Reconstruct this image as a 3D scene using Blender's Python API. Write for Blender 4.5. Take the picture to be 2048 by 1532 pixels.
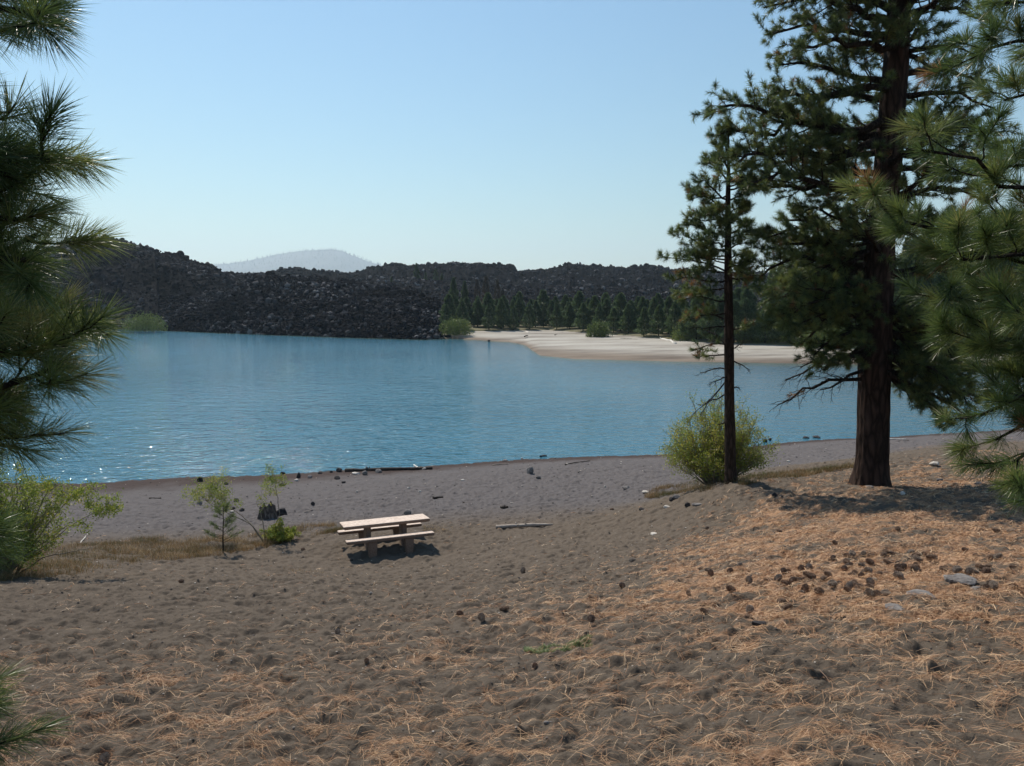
import bpy, math, random
import numpy as np
from mathutils import Vector, Matrix
for o in list(bpy.data.objects): bpy.data.objects.remove(o)
S = bpy.context.scene; COL = S.collection
# ------------------------------------------------------------------ camera
HC = 8.2; F = 1500.0; PITCH = math.radians(6.3)
cam = bpy.data.cameras.new('camera'); camo = bpy.data.objects.new('camera', cam); COL.objects.link(camo)
camo.location = (0, 0, HC); camo.rotation_euler = (math.radians(90)-PITCH, 0, 0)
cam.sensor_width = 36; cam.lens = F/2048*36; cam.clip_start = 0.05; cam.clip_end = 30000
S.camera = camo
S.render.resolution_x = 1024; S.render.resolution_y = 766
# ------------------------------------------------------------------ world and sun
SUN_AZ = math.radians(-31); SUN_EL = math.radians(52)      # azimuth from +Y towards +X
w = bpy.data.worlds.new("World"); S.world = w; w.use_nodes = True
nt = w.node_tree; bg = nt.nodes['Background']; sk = nt.nodes.new('ShaderNodeTexSky')
sk.sky_type = 'NISHITA'; sk.sun_disc = False; sk.sun_elevation = SUN_EL; sk.sun_rotation = SUN_AZ
sk.altitude = 1000; sk.air_density = 1.9; sk.dust_density = 0.05; sk.ozone_density = 7.5
air = nt.nodes.new('ShaderNodeMixRGB'); air.blend_type = 'MULTIPLY'; air.inputs[0].default_value = 1; air.inputs[2].default_value = (.90, .985, .955, 1)   # smoky cyan air
nt.links.new(sk.outputs[0], air.inputs[1]); nt.links.new(air.outputs[0], bg.inputs[0]); bg.inputs[1].default_value = 0.102
sl = bpy.data.lights.new('sun', 'SUN'); so = bpy.data.objects.new('sun', sl); COL.objects.link(so)
sl.energy = 5.0; sl.angle = math.radians(0.53); sl.color = (1.0, 0.92, 0.80)
sd = Vector((math.sin(SUN_AZ)*math.cos(SUN_EL), math.cos(SUN_AZ)*math.cos(SUN_EL), math.sin(SUN_EL)))
so.rotation_euler = sd.to_track_quat('Z', 'Y').to_euler(); so.location = (-20, 20, 40)
S.view_settings.view_transform = 'Standard'; S.view_settings.look = 'None'
S.view_settings.exposure = 0.08; S.view_settings.gamma = 1.0
S.render.engine = 'CYCLES'
S.cycles.max_bounces = 6; S.cycles.volume_bounces = 1; S.cycles.transparent_max_bounces = 8
# ------------------------------------------------------------------ helpers
def tag(o, label=None, cat=None, group=None, kind=None):
    if label: o['label'] = label
    if cat: o['category'] = cat
    if group: o['group'] = group
    if kind: o['kind'] = kind
    return o
def empty(name, loc=(0, 0, 0)):
    o = bpy.data.objects.new(name, None); o.empty_display_size = .2; COL.objects.link(o); o.location = loc; return o
class MB:
    def __init__(s): s.v = []; s.q = []; s.t = []; s.n = 0; s.a = []
    def add(s, v, q=None, t=None, a=None):
        v = np.asarray(v, float).reshape(-1, 3)
        if q is not None and len(q): s.q.append(np.asarray(q, int)+s.n)
        if t is not None and len(t): s.t.append(np.asarray(t, int)+s.n)
        s.v.append(v); s.n += len(v)
        s.a.append(np.zeros(len(v)) if a is None else np.broadcast_to(a, (len(v),)).astype(float))
    def build(s, name, mat, parent=None, origin=(0, 0, 0), smooth=False, attr=None, attrs=None):
        V = np.concatenate(s.v) - np.array(origin)
        Q = np.concatenate(s.q) if s.q else np.zeros((0, 4), int)
        T = np.concatenate(s.t) if s.t else np.zeros((0, 3), int)
        m = bpy.data.meshes.new(name); m.vertices.add(len(V)); m.vertices.foreach_set('co', V.astype(np.float32).ravel())
        nl = Q.size+T.size; m.loops.add(nl)
        m.loops.foreach_set('vertex_index', np.concatenate([Q.ravel(), T.ravel()]).astype(np.int32))
        m.polygons.add(len(Q)+len(T))
        st = np.concatenate([np.arange(len(Q))*4, Q.size+np.arange(len(T))*3]).astype(np.int32)
        m.polygons.foreach_set('loop_start', st)
        try: m.polygons.foreach_set('loop_total', np.r_[np.full(len(Q), 4), np.full(len(T), 3)].astype(np.int32))
        except Exception: pass
        m.polygons.foreach_set('use_smooth', np.full(len(Q)+len(T), smooth))
        if attr:
            at = m.attributes.new(attr, 'FLOAT', 'POINT'); at.data.foreach_set('value', np.concatenate(s.a).astype(np.float32))
        for k, arr in (attrs or {}).items():
            at = m.attributes.new(k, 'FLOAT', 'POINT'); at.data.foreach_set('value', arr.astype(np.float32))
        m.materials.append(mat); m.update(calc_edges=True); m.validate()
        o = bpy.data.objects.new(name, m); COL.objects.link(o)
        if parent: o.parent = parent
        elif origin != (0, 0, 0): pass
        if not parent: o.location = origin
        return o
def hsh(ix, iy, s):
    h = (ix.astype(np.int64)*374761393+iy.astype(np.int64)*668265263+s*974634777) & 0x7fffffff
    h = ((h ^ (h >> 13))*1274126177) & 0x7fffffff
    return ((h ^ (h >> 16)) & 0xffff)/65535.0
def vnoise(x, y, s=0):
    x = np.asarray(x, float); y = np.asarray(y, float)
    ix = np.floor(x); iy = np.floor(y); fx = x-ix; fy = y-iy
    fx = fx*fx*(3-2*fx); fy = fy*fy*(3-2*fy)
    a = hsh(ix, iy, s); b = hsh(ix+1, iy, s); c = hsh(ix, iy+1, s); d = hsh(ix+1, iy+1, s)
    return a+(b-a)*fx+(c-a)*fy+(a-b-c+d)*fx*fy
def fbm(x, y, o=4, s=0):
    r = 0; a = .5; t = 0
    for i in range(o): r = r+a*vnoise(x*2**i+17.3*i, y*2**i-9.1*i, s+i); t += a; a *= .5
    return r/t
def sstep(a, b, x): t = np.clip((x-a)/(b-a), 0, 1); return t*t*(3-2*t)
cp, sp = math.cos(PITCH), math.sin(PITCH)
def ray(px, py):
    u = (px-1024)/F; v = (766-py)/F
    return np.array([u, cp+v*sp, -sp+v*cp])
def P(px, py, D):                       # photo pixel + distance -> world point (for fixing real positions)
    r = ray(px, py); return np.array([0, 0, HC])+r*(D/r[1])
def proj(x, y, z):
    zz = z-HC; fw = y*cp-zz*sp; up = y*sp+zz*cp
    return 1024+F*x/fw, 766-F*up/fw
# ------------------------------------------------------------------ materials
def nmat(name):
    m = bpy.data.materials.new(name); m.use_nodes = True; t = m.node_tree
    return m, t, t.nodes['Principled BSDF'], t.nodes, t.links
def ramp(n, stops):
    r = n.new('ShaderNodeValToRGB'); e = r.color_ramp.elements
    e[0].position = stops[0][0]; e[0].color = (*stops[0][1], 1); e[1].position = stops[-1][0]; e[1].color = (*stops[-1][1], 1)
    for p_, c_ in stops[1:-1]: x = e.new(p_); x.color = (*c_, 1)
    return r
def simple(name, stops, scale=5, rough=.85, bump=.3, bdist=.02, bscale=None, stretch=(1, 1, 1), detail=6, coord='Object', spec=.2):
    m, t, b, n, l = nmat(name); tc = n.new('ShaderNodeTexCoord'); mp = n.new('ShaderNodeMapping')
    mp.inputs['Scale'].default_value = stretch; l.new(tc.outputs[coord], mp.inputs[0])
    nz = n.new('ShaderNodeTexNoise'); nz.inputs['Scale'].default_value = scale; nz.inputs['Detail'].default_value = detail
    l.new(mp.outputs[0], nz.inputs['Vector']); r = ramp(n, stops); l.new(nz.outputs[0], r.inputs[0]); l.new(r.outputs[0], b.inputs['Base Color'])
    b.inputs['Roughness'].default_value = rough; b.inputs['Specular IOR Level'].default_value = spec
    if bump:
        n2 = n.new('ShaderNodeTexNoise'); n2.inputs['Scale'].default_value = bscale or scale*3; n2.inputs['Detail'].default_value = 8
        l.new(mp.outputs[0], n2.inputs['Vector']); bp = n.new('ShaderNodeBump'); bp.inputs['Strength'].default_value = bump; bp.inputs['Distance'].default_value = bdist
        l.new(n2.outputs[0], bp.inputs['Height']); l.new(bp.outputs[0], b.inputs['Normal'])
    return m
def foliage(name, stops, trans=.25, rough=.5, spec=.25):
    # 'tint' carries each tuft's leaf colour (fresh, old, dead); left boughs add painted sunlight
    m, t, b, n, l = nmat(name); at = n.new('ShaderNodeAttribute'); at.attribute_name = 'tint'
    r = ramp(n, stops); l.new(at.outputs['Fac'], r.inputs[0]); l.new(r.outputs[0], b.inputs['Base Color'])
    b.inputs['Roughness'].default_value = rough; b.inputs['Specular IOR Level'].default_value = spec
    tr = n.new('ShaderNodeBsdfTranslucent'); l.new(r.outputs[0], tr.inputs[0]); mx = n.new('ShaderNodeMixShader'); mx.inputs[0].default_value = trans
    l.new(b.outputs[0], mx.inputs[1]); l.new(tr.outputs[0], mx.inputs[2]); l.new(mx.outputs[0], n['Material Output'].inputs[0])
    return m
NEEDLE = foliage('pine_needles', [(0, (.045, .075, .032)), (.35, (.10, .145, .05)), (.7, (.21, .24, .07)), (.86, (.15, .15, .04)), (.9, (.22, .12, .045)), (1, (.26, .12, .05))], .42, .4, .4)
NEEDLE_N = foliage('near_pine_needles', [(0, (.05, .085, .026)), (.35, (.10, .15, .042)), (.7, (.18, .22, .06)), (.86, (.25, .23, .08)), (.9, (.28, .15, .06)), (1, (.30, .15, .07))], .42, .35, .6)
FARNEEDLE = foliage('far_conifer_foliage', [(0, (.035, .066, .03)), (.5, (.085, .13, .055)), (1, (.16, .20, .085))], .3)
LEAF = foliage('willow_leaves', [(0, (.10, .16, .03)), (.4, (.20, .26, .045)), (.75, (.32, .35, .06)), (1, (.45, .38, .07))], .4)
GRASS = foliage('dry_grass_blades', [(0, (.10, .10, .03)), (.25, (.20, .12, .05)), (.7, (.36, .23, .11)), (1, (.55, .42, .25))], .2)
LITTER = foliage('fallen_needles', [(0, (.19, .088, .042)), (.4, (.43, .235, .125)), (.75, (.60, .38, .21)), (1, (.72, .54, .36))], .0)
MAT_GREEN = foliage('green_mat_plant', [(0, (.17, .20, .08)), (1, (.42, .46, .24))], .2)
BARK = None
def bark(name, c0, c1, sc=9):
    m, t, b, n, l = nmat(name); tc = n.new('ShaderNodeTexCoord'); mp = n.new('ShaderNodeMapping'); mp.inputs['Scale'].default_value = (1, 1, .22)
    l.new(tc.outputs['Object'], mp.inputs[0]); nz = n.new('ShaderNodeTexNoise'); nz.inputs['Scale'].default_value = sc; nz.inputs['Detail'].default_value = 8
    vo = n.new('ShaderNodeTexVoronoi'); vo.feature = 'DISTANCE_TO_EDGE'; vo.inputs['Scale'].default_value = sc*.8
    dm = n.new('ShaderNodeMixRGB'); dm.inputs[0].default_value = .12; l.new(mp.outputs[0], dm.inputs[1]); l.new(nz.outputs['Color'], dm.inputs[2])
    l.new(dm.outputs[0], vo.inputs['Vector']); l.new(mp.outputs[0], nz.inputs['Vector'])
    r = ramp(n, [(0, (c0[0]*.35, c0[1]*.35, c0[2]*.35)), (.12, c0), (.5, c1)]); mu = n.new('ShaderNodeMath'); mu.operation = 'MULTIPLY'
    l.new(vo.outputs['Distance'], mu.inputs[0]); l.new(nz.outputs[0], mu.inputs[1]); l.new(mu.outputs[0], r.inputs[0]); l.new(r.outputs[0], b.inputs['Base Color'])
    ad = n.new('ShaderNodeMath'); ad.operation = 'ADD'; l.new(vo.outputs['Distance'], ad.inputs[0]); l.new(nz.outputs[0], ad.inputs[1])
    bp = n.new('ShaderNodeBump'); bp.inputs['Strength'].default_value = .9; bp.inputs['Distance'].default_value = .05
    l.new(ad.outputs[0], bp.inputs['Height']); l.new(bp.outputs[0], b.inputs['Normal']); b.inputs['Roughness'].default_value = .9; b.inputs['Specular IOR Level'].default_value = .1
    return m
BARK = bark('ponderosa_bark', (.055, .034, .026), (.12, .07, .05)); TWIG = bark('limb_bark', (.045, .034, .028), (.09, .068, .055), 20)
SLIMBARK = bark('slim_pine_bark', (.06, .04, .03), (.13, .08, .058), 16)
STEM = simple('willow_stem', [(.3, (.16, .13, .10)), (.7, (.32, .27, .21))], 12)
DEADW = simple('weathered_driftwood', [(.3, (.22, .18, .15)), (.7, (.46, .39, .33))], 6, stretch=(1, 6, 6), bump=.5, bdist=.01)
DARKW = simple('wet_dark_wood', [(.3, (.022, .018, .016)), (.7, (.07, .055, .045))], 8)
PALEW = simple('bleached_log', [(.3, (.5, .46, .4)), (.7, (.75, .71, .65))], 8)
ROCKD = simple('dark_lava_stone', [(.3, (.018, .016, .017)), (.7, (.07, .062, .062))], 9, bump=.8, bdist=.02)
ROCKG = simple('grey_stone', [(.3, (.12, .105, .10)), (.7, (.26, .24, .225))], 9, bump=.6, bdist=.02)
ROCKW = simple('pale_stone', [(.3, (.36, .32, .28)), (.7, (.62, .57, .51))], 9, bump=.5, bdist=.01)
STUMPM = bark('grey_stump_wood', (.17, .14, .12), (.38, .32, .28), 14)
CONEM = simple('pine_cone_scales', [(.3, (.11, .07, .05)), (.7, (.36, .25, .18))], 40, bump=0, coord='Object')
CONETIP = None
CONC = simple('pale_concrete', [(.35, (.50, .39, .32)), (.65, (.68, .56, .47))], 14, rough=.8, bump=.25, bdist=.004, bscale=90)
CONCL = simple('brown_pebbled_shaded_concrete', [(.3, (.15, .10, .075)), (.7, (.30, .22, .17))], 60, rough=.9, bump=.6, bdist=.008, bscale=120)
# ------------------------------------------------------------------ ground height field
ctl = []
for px, s in ((-500, .26), (0, .26), (500, .26), (1000, .25), (1500, .215), (2048, .2), (2600, .2)):
    for py in (1532, 1400, 1300, 1200, 1150):
        if px == 1000 and py == 1150: continue
        r = ray(px, py); t = -r[2]/r[1]; ctl.append(P(px, py, 1.6/(t-s)))
for a in [(300, 1100, 19.8), (0, 1100, 19.5), (-300, 1100, 19.5), (-300, 1030, 25), (0, 1050, 25), (300, 1050, 25), (300, 1000, 29.5), (0, 1000, 29.5), (690, 1130, 18.75), (880, 1118, 19.2), (780, 1086, 20.45), (780, 1060, 22.1), (780, 1035, 24.7), (780, 1000, 28.5),
          (1000, 1150, 13.8), (1050, 1100, 17.5), (1050, 1050, 22.5), (1050, 1000, 27), (1050, 950, 33), (1300, 1000, 24.5), (1300, 950, 31), (1300, 1100, 15.5), (1300, 1050, 19.5), (1460, 965, 20.5), (1500, 1000, 18.5), (1500, 1050, 16.5), (1560, 958, 22),
          (1700, 925, 25), (1700, 919, 30), (1600, 925, 33), (1830, 905, 28), (1950, 890, 30), (1950, 880, 38), (2048, 1000, 16), (1740, 970, 20), (1700, 986, 18), (1850, 990, 17.2), (1740, 1050, 13.3), (2048, 1050, 13), (2048, 960, 20), (2150, 885, 30), (2300, 960, 19)]:
    ctl.append(P(*a))
SHORE = [(-900, 985), (-400, 975), (60, 965), (350, 955), (680, 941), (850, 932), (1080, 917), (1330, 908), (1560, 886), (1760, 875), (1950, 864), (2300, 852), (2800, 840)]
for px, py in SHORE:
    r = ray(px, py); D = -HC*r[1]/r[2]; q = P(px, py, D); q[2] = 0.0; ctl.append(q)
    ctl.append(q*1.12*np.array([1, 1, 0])+np.array([0, 0, -.35])); ctl.append(q*1.5*np.array([1, 1, 0])+np.array([0, 0, -1.6]))
for a in [(0, 0, 6.6), (-14, 0, 6.6), (14, 0, 6.8), (0, -15, 9.5), (-30, -15, 9), (30, -15, 9.5), (-35, 12, 3.2), (35, 10, 5.2), (48, 28, 3.2)]: ctl.append(np.array(a, float))
ctl = np.array(ctl)
def U(r2): return np.where(r2 > 1e-12, r2*np.log(np.maximum(r2, 1e-12)), 0)
C2 = ctl[:, :2]/20.0; n_ = len(C2)
K = U(((C2[:, None]-C2[None])**2).sum(-1))+np.eye(n_)*2e-4; PP = np.c_[np.ones(n_), C2]
WW = np.linalg.solve(np.block([[K, PP], [PP.T, np.zeros((3, 3))]]), np.r_[ctl[:, 2], 0, 0, 0])
def tps(x, y):
    x = np.asarray(x, float)/20; y = np.asarray(y, float)/20; sh = x.shape; x = x.ravel(); y = y.ravel(); r = WW[-3]+WW[-2]*x+WW[-1]*y
    for i in range(n_): r = r+WW[i]*U((x-C2[i, 0])**2+(y-C2[i, 1])**2)
    return np.clip(r, -3, 12).reshape(sh)
def relief(x, y):
    wx = x+.35*fbm(x*1.3, y*1.3, 2, 5); wy = y+.35*fbm(x*1.3+9, y*1.3, 2, 6)
    a = fbm(wx*2.6, wy*3.4, 3, 11)-.5; b = vnoise(wx*8, wy*9.5, 21)-.5; c = vnoise(x*24, y*24, 31)-.5; d = fbm(x*.7, y*.7, 2, 41)-.5
    e = -np.maximum(0, vnoise(wx*4.2, wy*4.6, 51)-.62)                    # foot-sized pits
    f = np.abs(fbm(wx*5.5, wy*6.5, 2, 61)-.5)
    return .09*a+.075*b+.026*c+.08*d+.12*e-.08*f
def gz(x, y):
    t = tps(x, y); f = sstep(-.1, .5, t); return t+relief(np.asarray(x, float), np.asarray(y, float))*(.12+.88*f)
def G(px, py):
    r = ray(px, py); D = np.exp(np.linspace(math.log(2.5), math.log(70), 900)); x = r[0]/r[1]*D; z = HC+r[2]/r[1]*D
    g = tps(x, D); i = np.argmax(z <= g)
    if z[i] > g[i]: i = 899
    if i > 0:
        a = (z[i-1]-g[i-1]); b = g[i]-z[i]; D0 = D[i-1]+(D[i]-D[i-1])*a/(a+b+1e-9)
    else: D0 = D[0]
    x0 = r[0]/r[1]*D0
    return np.array([x0, D0, float(gz(np.array([x0]), np.array([D0]))[0])])
LB = ([-400, 0, 300, 750, 1050, 1250, 1380, 1500, 1640, 1800, 1950, 2500], [1290, 1290, 1290, 1215, 1160, 1125, 1050, 990, 940, 908, 888, 880])
def litter_base(x, y, z):
    px, py = proj(x, np.maximum(y, .5), z); d = py-np.interp(px, *LB)
    d = d+60*(fbm(x*.55, y*.8, 3, 75)-.5); a = sstep(-60, 85, d); right = sstep(900, 1500, px)*sstep(1320, 1180, py)
    return a*(.43+.57*right)*np.where(y > .5, 1, 1)
def litter(x, y, z):
    b = litter_base(x, y, z); n1 = fbm(x*1.6, y*2.6, 3, 71); n2 = fbm(x*5.5, y*9.0, 3, 81)
    nn = .45*n1+.55*n2
    return np.clip(b*.95+(nn-.5)*2.7*np.clip(b*3, 0, 1)-.46, 0, 1)
def beachmask(x, y):
    t = tps(x, y); return sstep(22.0, 27.0, y+.15*np.abs(x))*sstep(2.2, 1.2, t)
# ground mesh, a fan from behind the camera outwards
th = np.r_[np.linspace(-180, -44, 50)[:-1], np.linspace(-44, 44, 1150), np.linspace(44, 180, 50)[1:]]*math.pi/180
rr = np.r_[np.linspace(.0, 4.6, 20)[:-1], np.exp(np.linspace(math.log(4.6), math.log(52), 1150)), np.exp(np.linspace(math.log(52), math.log(110), 30))[1:]]
TH, RR = np.meshgrid(th, rr); X = RR*np.sin(TH); Y = -1.6+RR*np.cos(TH)
T0 = tps(X, Y); Zg = T0+relief(X, Y)*(.12+.88*sstep(-.1, .5, T0))
Zg = np.where(RR > 95, -3.2, Zg)
def grid_faces(nr, nc):
    i = np.arange(nr*nc).reshape(nr, nc); return np.stack([i[:-1, :-1], i[:-1, 1:], i[1:, 1:], i[1:, :-1]], -1).reshape(-1, 4)
def ground_mat():
    m, t, b, n, l = nmat('volcanic_sand'); tc = n.new('ShaderNodeTexCoord')
    def N(sc, det=6, rg=.6):
        q = n.new('ShaderNodeTexNoise'); q.inputs['Scale'].default_value = sc; q.inputs['Detail'].default_value = det; q.inputs['Roughness'].default_value = rg; l.new(tc.outputs['Object'], q.inputs['Vector']); return q
    a = N(1.1); g = N(60, 8, .8); big = N(.35, 3)
    r1 = ramp(n, [(.25, (.080, .062, .047)), (.75, (.180, .145, .114))]); l.new(g.outputs[0], r1.inputs[0])
    r2 = ramp(n, [(.25, (.080, .071, .070)), (.75, (.168, .152, .150))]); l.new(g.outputs[0], r2.inputs[0])
    ab = n.new('ShaderNodeAttribute'); ab.attribute_name = 'beach'; m1 = n.new('ShaderNodeMixRGB'); l.new(ab.outputs['Fac'], m1.inputs[0]); l.new(r1.outputs[0], m1.inputs[1]); l.new(r2.outputs[0], m1.inputs[2])
    r3 = ramp(n, [(.3, (.18, .098, .055)), (.5, (.39, .225, .13)), (.72, (.60, .40, .25))]); f2 = N(35, 8, .75); l.new(f2.outputs[0], r3.inputs[0])
    al = n.new('ShaderNodeAttribute'); al.attribute_name = 'litter'; mul = n.new('ShaderNodeMath'); mul.operation = 'MULTIPLY_ADD'; l.new(al.outputs['Fac'], mul.inputs[0]); mul.inputs[1].default_value = 1.5
    f3 = N(14, 6, .8); mm = n.new('ShaderNodeMath'); mm.operation = 'MULTIPLY_ADD'; l.new(f3.outputs[0], mm.inputs[0]); mm.inputs[1].default_value = 1.6; mm.inputs[2].default_value = -1.15
    l.new(mm.outputs[0], mul.inputs[2]); cl = n.new('ShaderNodeClamp'); l.new(mul.outputs[0], cl.inputs[0])
    g2 = n.new('ShaderNodeMath'); g2.operation = 'MULTIPLY'; l.new(cl.outputs[0], g2.inputs[0]); g2.inputs[1].default_value = .92
    m2 = n.new('ShaderNodeMixRGB'); l.new(g2.outputs[0], m2.inputs[0]); l.new(m1.outputs[0], m2.inputs[1]); l.new(r3.outputs[0], m2.inputs[2])
    aw = n.new('ShaderNodeAttribute'); aw.attribute_name = 'wet'; m3 = n.new('ShaderNodeMixRGB'); m3.blend_type = 'MULTIPLY'; l.new(aw.outputs['Fac'], m3.inputs[0]); l.new(m2.outputs[0], m3.inputs[1]); m3.inputs[2].default_value = (.5, .40, .36, 1)
    l.new(m3.outputs[0], b.inputs['Base Color']); b.inputs['Roughness'].default_value = .95; b.inputs['Specular IOR Level'].default_value = .1
    bp = n.new('ShaderNodeBump'); bp.inputs['Strength'].default_value = .7; bp.inputs['Distance'].default_value = .02; l.new(g.outputs[0], bp.inputs['Height'])
    bp2 = n.new('ShaderNodeBump'); bp2.inputs['Strength'].default_value = .6; bp2.inputs['Distance'].default_value = .05; l.new(f3.outputs[0], bp2.inputs['Height']); l.new(bp.outputs[0], bp2.inputs['Normal'])
    l.new(bp2.outputs[0], b.inputs['Normal']); return m
mb = MB(); mb.add(np.stack([X, Y, Zg], -1), grid_faces(len(rr), len(th)))
xr, yr, tr_ = X.ravel(), Y.ravel(), T0.ravel()
lit = litter(xr, yr, tr_); be = beachmask(xr, yr); wet = sstep(.16, .04, tr_+.05*(fbm(xr*1.5, yr*1.5, 2, 3)-.5))
gr = mb.build('ground', ground_mat(), smooth=True, attrs={'litter': lit, 'beach': be, 'wet': wet}); tag(gr, kind='structure')
# ------------------------------------------------------------------ far land
def fan(name, pxs, foot, ridge, nt_, zf, mat, noise=None, attr=None):
    """foot(px)->D, ridge(px)->D, zf(px,t,x,y)->z"""
    tt = np.linspace(0, 1, nt_); PX, TT = np.meshgrid(pxs, tt); D = foot(PX)*(1-TT)+ridge(PX)*TT
    Xx = (PX-1024)/F*D; Zz = zf(PX, TT, Xx, D); m = MB(); m.add(np.stack([Xx, D, Zz], -1), grid_faces(nt_, len(pxs)))
    o = m.build(name, mat, smooth=False); tag(o, kind='structure'); return Xx, D, Zz
def ip(tab):
    a = np.array(tab, float); return lambda q: np.interp(q, a[:, 0], a[:, 1])
FSH = ip([(-1500, 655), (0, 655), (270, 659), (400, 664), (500, 668), (700, 675), (850, 679), (905, 677), (1020, 684), (1050, 690), (1062, 699), (1080, 711), (1150, 718), (1350, 723), (1650, 728), (1950, 731), (2400, 736), (3500, 750)])
def Dz(px, py, z=0):
    v = (766-py)/F; return (HC-z)*(cp+v*sp)/(sp-v*cp)
def zat(py, D):
    v = (766-py)/F; return HC+D*(-sp+v*cp)/(cp+v*sp)
TRE = ip([(-1500, 650), (880, 668), (950, 662), (1100, 660), (1250, 671), (1400, 684), (1600, 692), (1950, 704), (2400, 712), (3500, 720)])
DS = lambda px: Dz(px, FSH(px)); DT = lambda px: np.maximum(Dz(px, TRE(px), 1.1), DS(px)+4)
FARSAND = simple('pale_far_sand', [(.25, (.30, .25, .21)), (.5, (.46, .41, .36)), (.75, (.56, .51, .46))], .06, bump=.5, bdist=.25, bscale=1.2, stretch=(.5, 1.6, 1))
def far_mat():
    m, t, b, n, l = nmat('far_beach_sand'); ge = n.new('ShaderNodeTexCoord'); mp = n.new('ShaderNodeMapping'); mp.inputs['Scale'].default_value = (.35, 1.5, 1); l.new(ge.outputs['Object'], mp.inputs[0])
    nz = n.new('ShaderNodeTexNoise'); nz.inputs['Scale'].default_value = .11; nz.inputs['Detail'].default_value = 9; nz.inputs['Roughness'].default_value = .7; l.new(mp.outputs[0], nz.inputs['Vector'])
    r = ramp(n, [(.36, (.15, .125, .10)), (.5, (.315, .285, .24)), (.68, (.45, .42, .365))]); l.new(nz.outputs[0], r.inputs[0])
    aw = n.new('ShaderNodeAttribute'); aw.attribute_name = 'grow'; ad = n.new('ShaderNodeMath'); ad.operation = 'MULTIPLY_ADD'; ad.inputs[1].default_value = .9; l.new(nz.outputs[0], ad.inputs[0]); l.new(aw.outputs['Fac'], ad.inputs[2])
    r2 = ramp(n, [(.80, (0, 0, 0)), (1.0, (1, 1, 1))]); l.new(ad.outputs[0], r2.inputs[0])
    mx = n.new('ShaderNodeMixRGB'); l.new(r2.outputs[0], mx.inputs[0]); l.new(r.outputs[0], mx.inputs[1]); mx.inputs[2].default_value = (.12, .105, .05, 1)
    asx = n.new('ShaderNodeAttribute'); asx.attribute_name = 'edge'; m3 = n.new('ShaderNodeMixRGB'); m3.blend_type = 'MULTIPLY'; l.new(asx.outputs['Fac'], m3.inputs[0]); l.new(mx.outputs[0], m3.inputs[1]); m3.inputs[2].default_value = (.50, .41, .34, 1)
    l.new(m3.outputs[0], b.inputs['Base Color']); b.inputs['Roughness'].default_value = .95
    bp = n.new('ShaderNodeBump'); bp.inputs['Strength'].default_value = .6; bp.inputs['Distance'].default_value = .3; l.new(nz.outputs[0], bp.inputs['Height']); l.new(bp.outputs[0], b.inputs['Normal'])
    return m
pxs = np.linspace(-2500, 5000, 1800); tt = np.linspace(0, 1, 140)
PX, TT = np.meshgrid(pxs, tt); d0 = DS(PX); d1 = DT(PX); d2 = 1500.
D = np.where(TT < .08, d0-6+6*TT/.08, np.where(TT < .6, d0+(d1-d0)*(TT-.08)/.52, d1+(d2-d1)*((TT-.6)/.4)**3))
Xx = (PX-1024)/F*D
Zz = np.where(TT < .08, -1.2*(1-TT/.08), np.where(TT < .6, 1.1*((TT-.08)/.52)**.75, 1.1+3.0*((TT-.6)/.4)))
Zz = Zz+.10*(fbm(Xx*.15, D*.3, 3, 8)-.5)*(TT > .1)
m = MB(); m.add(np.stack([Xx, D, Zz], -1), grid_faces(len(tt), len(pxs)))
fo = m.build('far_beach', far_mat(), smooth=True, attrs={'grow': sstep(.52, .66, TT).ravel()*.75, 'edge': sstep(.26, .10, TT+.08*(fbm(Xx*.1, D*.2, 3, 2)-.5)).ravel()}); tag(fo, kind='structure')
def landz(px, D):
    d0 = DS(px); d1 = DT(px); return 1.1*np.clip((D-d0)/(d1-d0), 0, 1)**.75 + 3.0*np.cbrt(np.clip((D-d1)/(1500-d1), 0, 1))
# outer ground sheet to the horizon
m = MB(); m.add([(-12000, -12000, -3.4), (12000, -12000, -3.4), (12000, 12000, -3.4), (-12000, 12000, -3.4)], [(0, 1, 2, 3)])
tag(m.build('lowland', simple('dry_earth', [(.3, (.12, .10, .08)), (.7, (.22, .19, .15))], .01, bump=0)), kind='structure')
LAVA = simple('black_lava', [(.3, (.002, .002, .003)), (.6, (.005, .005, .007)), (.75, (.012, .012, .015))], .55, rough=.95, bump=1, bdist=.5, bscale=2.1, detail=8, spec=.04)
LAVAR = foliage('lava_block', [(0, (.003, .003, .0045)), (.45, (.009, .009, .012)), (.7, (.026, .026, .030)), (.88, (.085, .08, .08)), (1, (.17, .16, .16))], 0, .9, .04)
FR = ip([(60, 640), (200, 632), (300, 604), (400, 586), (480, 570), (520, 558), (545, 552), (600, 557), (650, 560), (700, 566), (780, 576), (830, 586), (870, 602), (890, 628), (905, 668), (930, 700)])
LH = ip([(-1500, 560), (-600, 540), (-100, 530), (60, 512), (130, 493), (160, 478), (205, 474), (250, 479), (300, 497), (330, 506), (350, 507), (400, 526), (430, 531), (450, 545), (500, 552), (560, 560), (620, 590), (700, 625), (800, 640)])
BR = ip([(300, 560), (430, 548), (500, 548), (540, 548), (570, 540), (600, 537), (640, 545), (700, 547), (740, 540), (760, 534), (785, 529), (830, 533), (880, 530), (910, 526), (960, 528), (1000, 530), (1030, 544), (1060, 544), (1100, 540), (1130, 533), (1200, 533), (1250, 538), (1300, 531), (1340, 540), (1400, 545), (1600, 550), (2048, 556), (3500, 570)])
MR = ip([(540, 600), (600, 570), (700, 558), (800, 556), (900, 566), (1000, 574), (1100, 576), (1200, 572), (1300, 580), (1500, 590), (2100, 600)])
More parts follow.
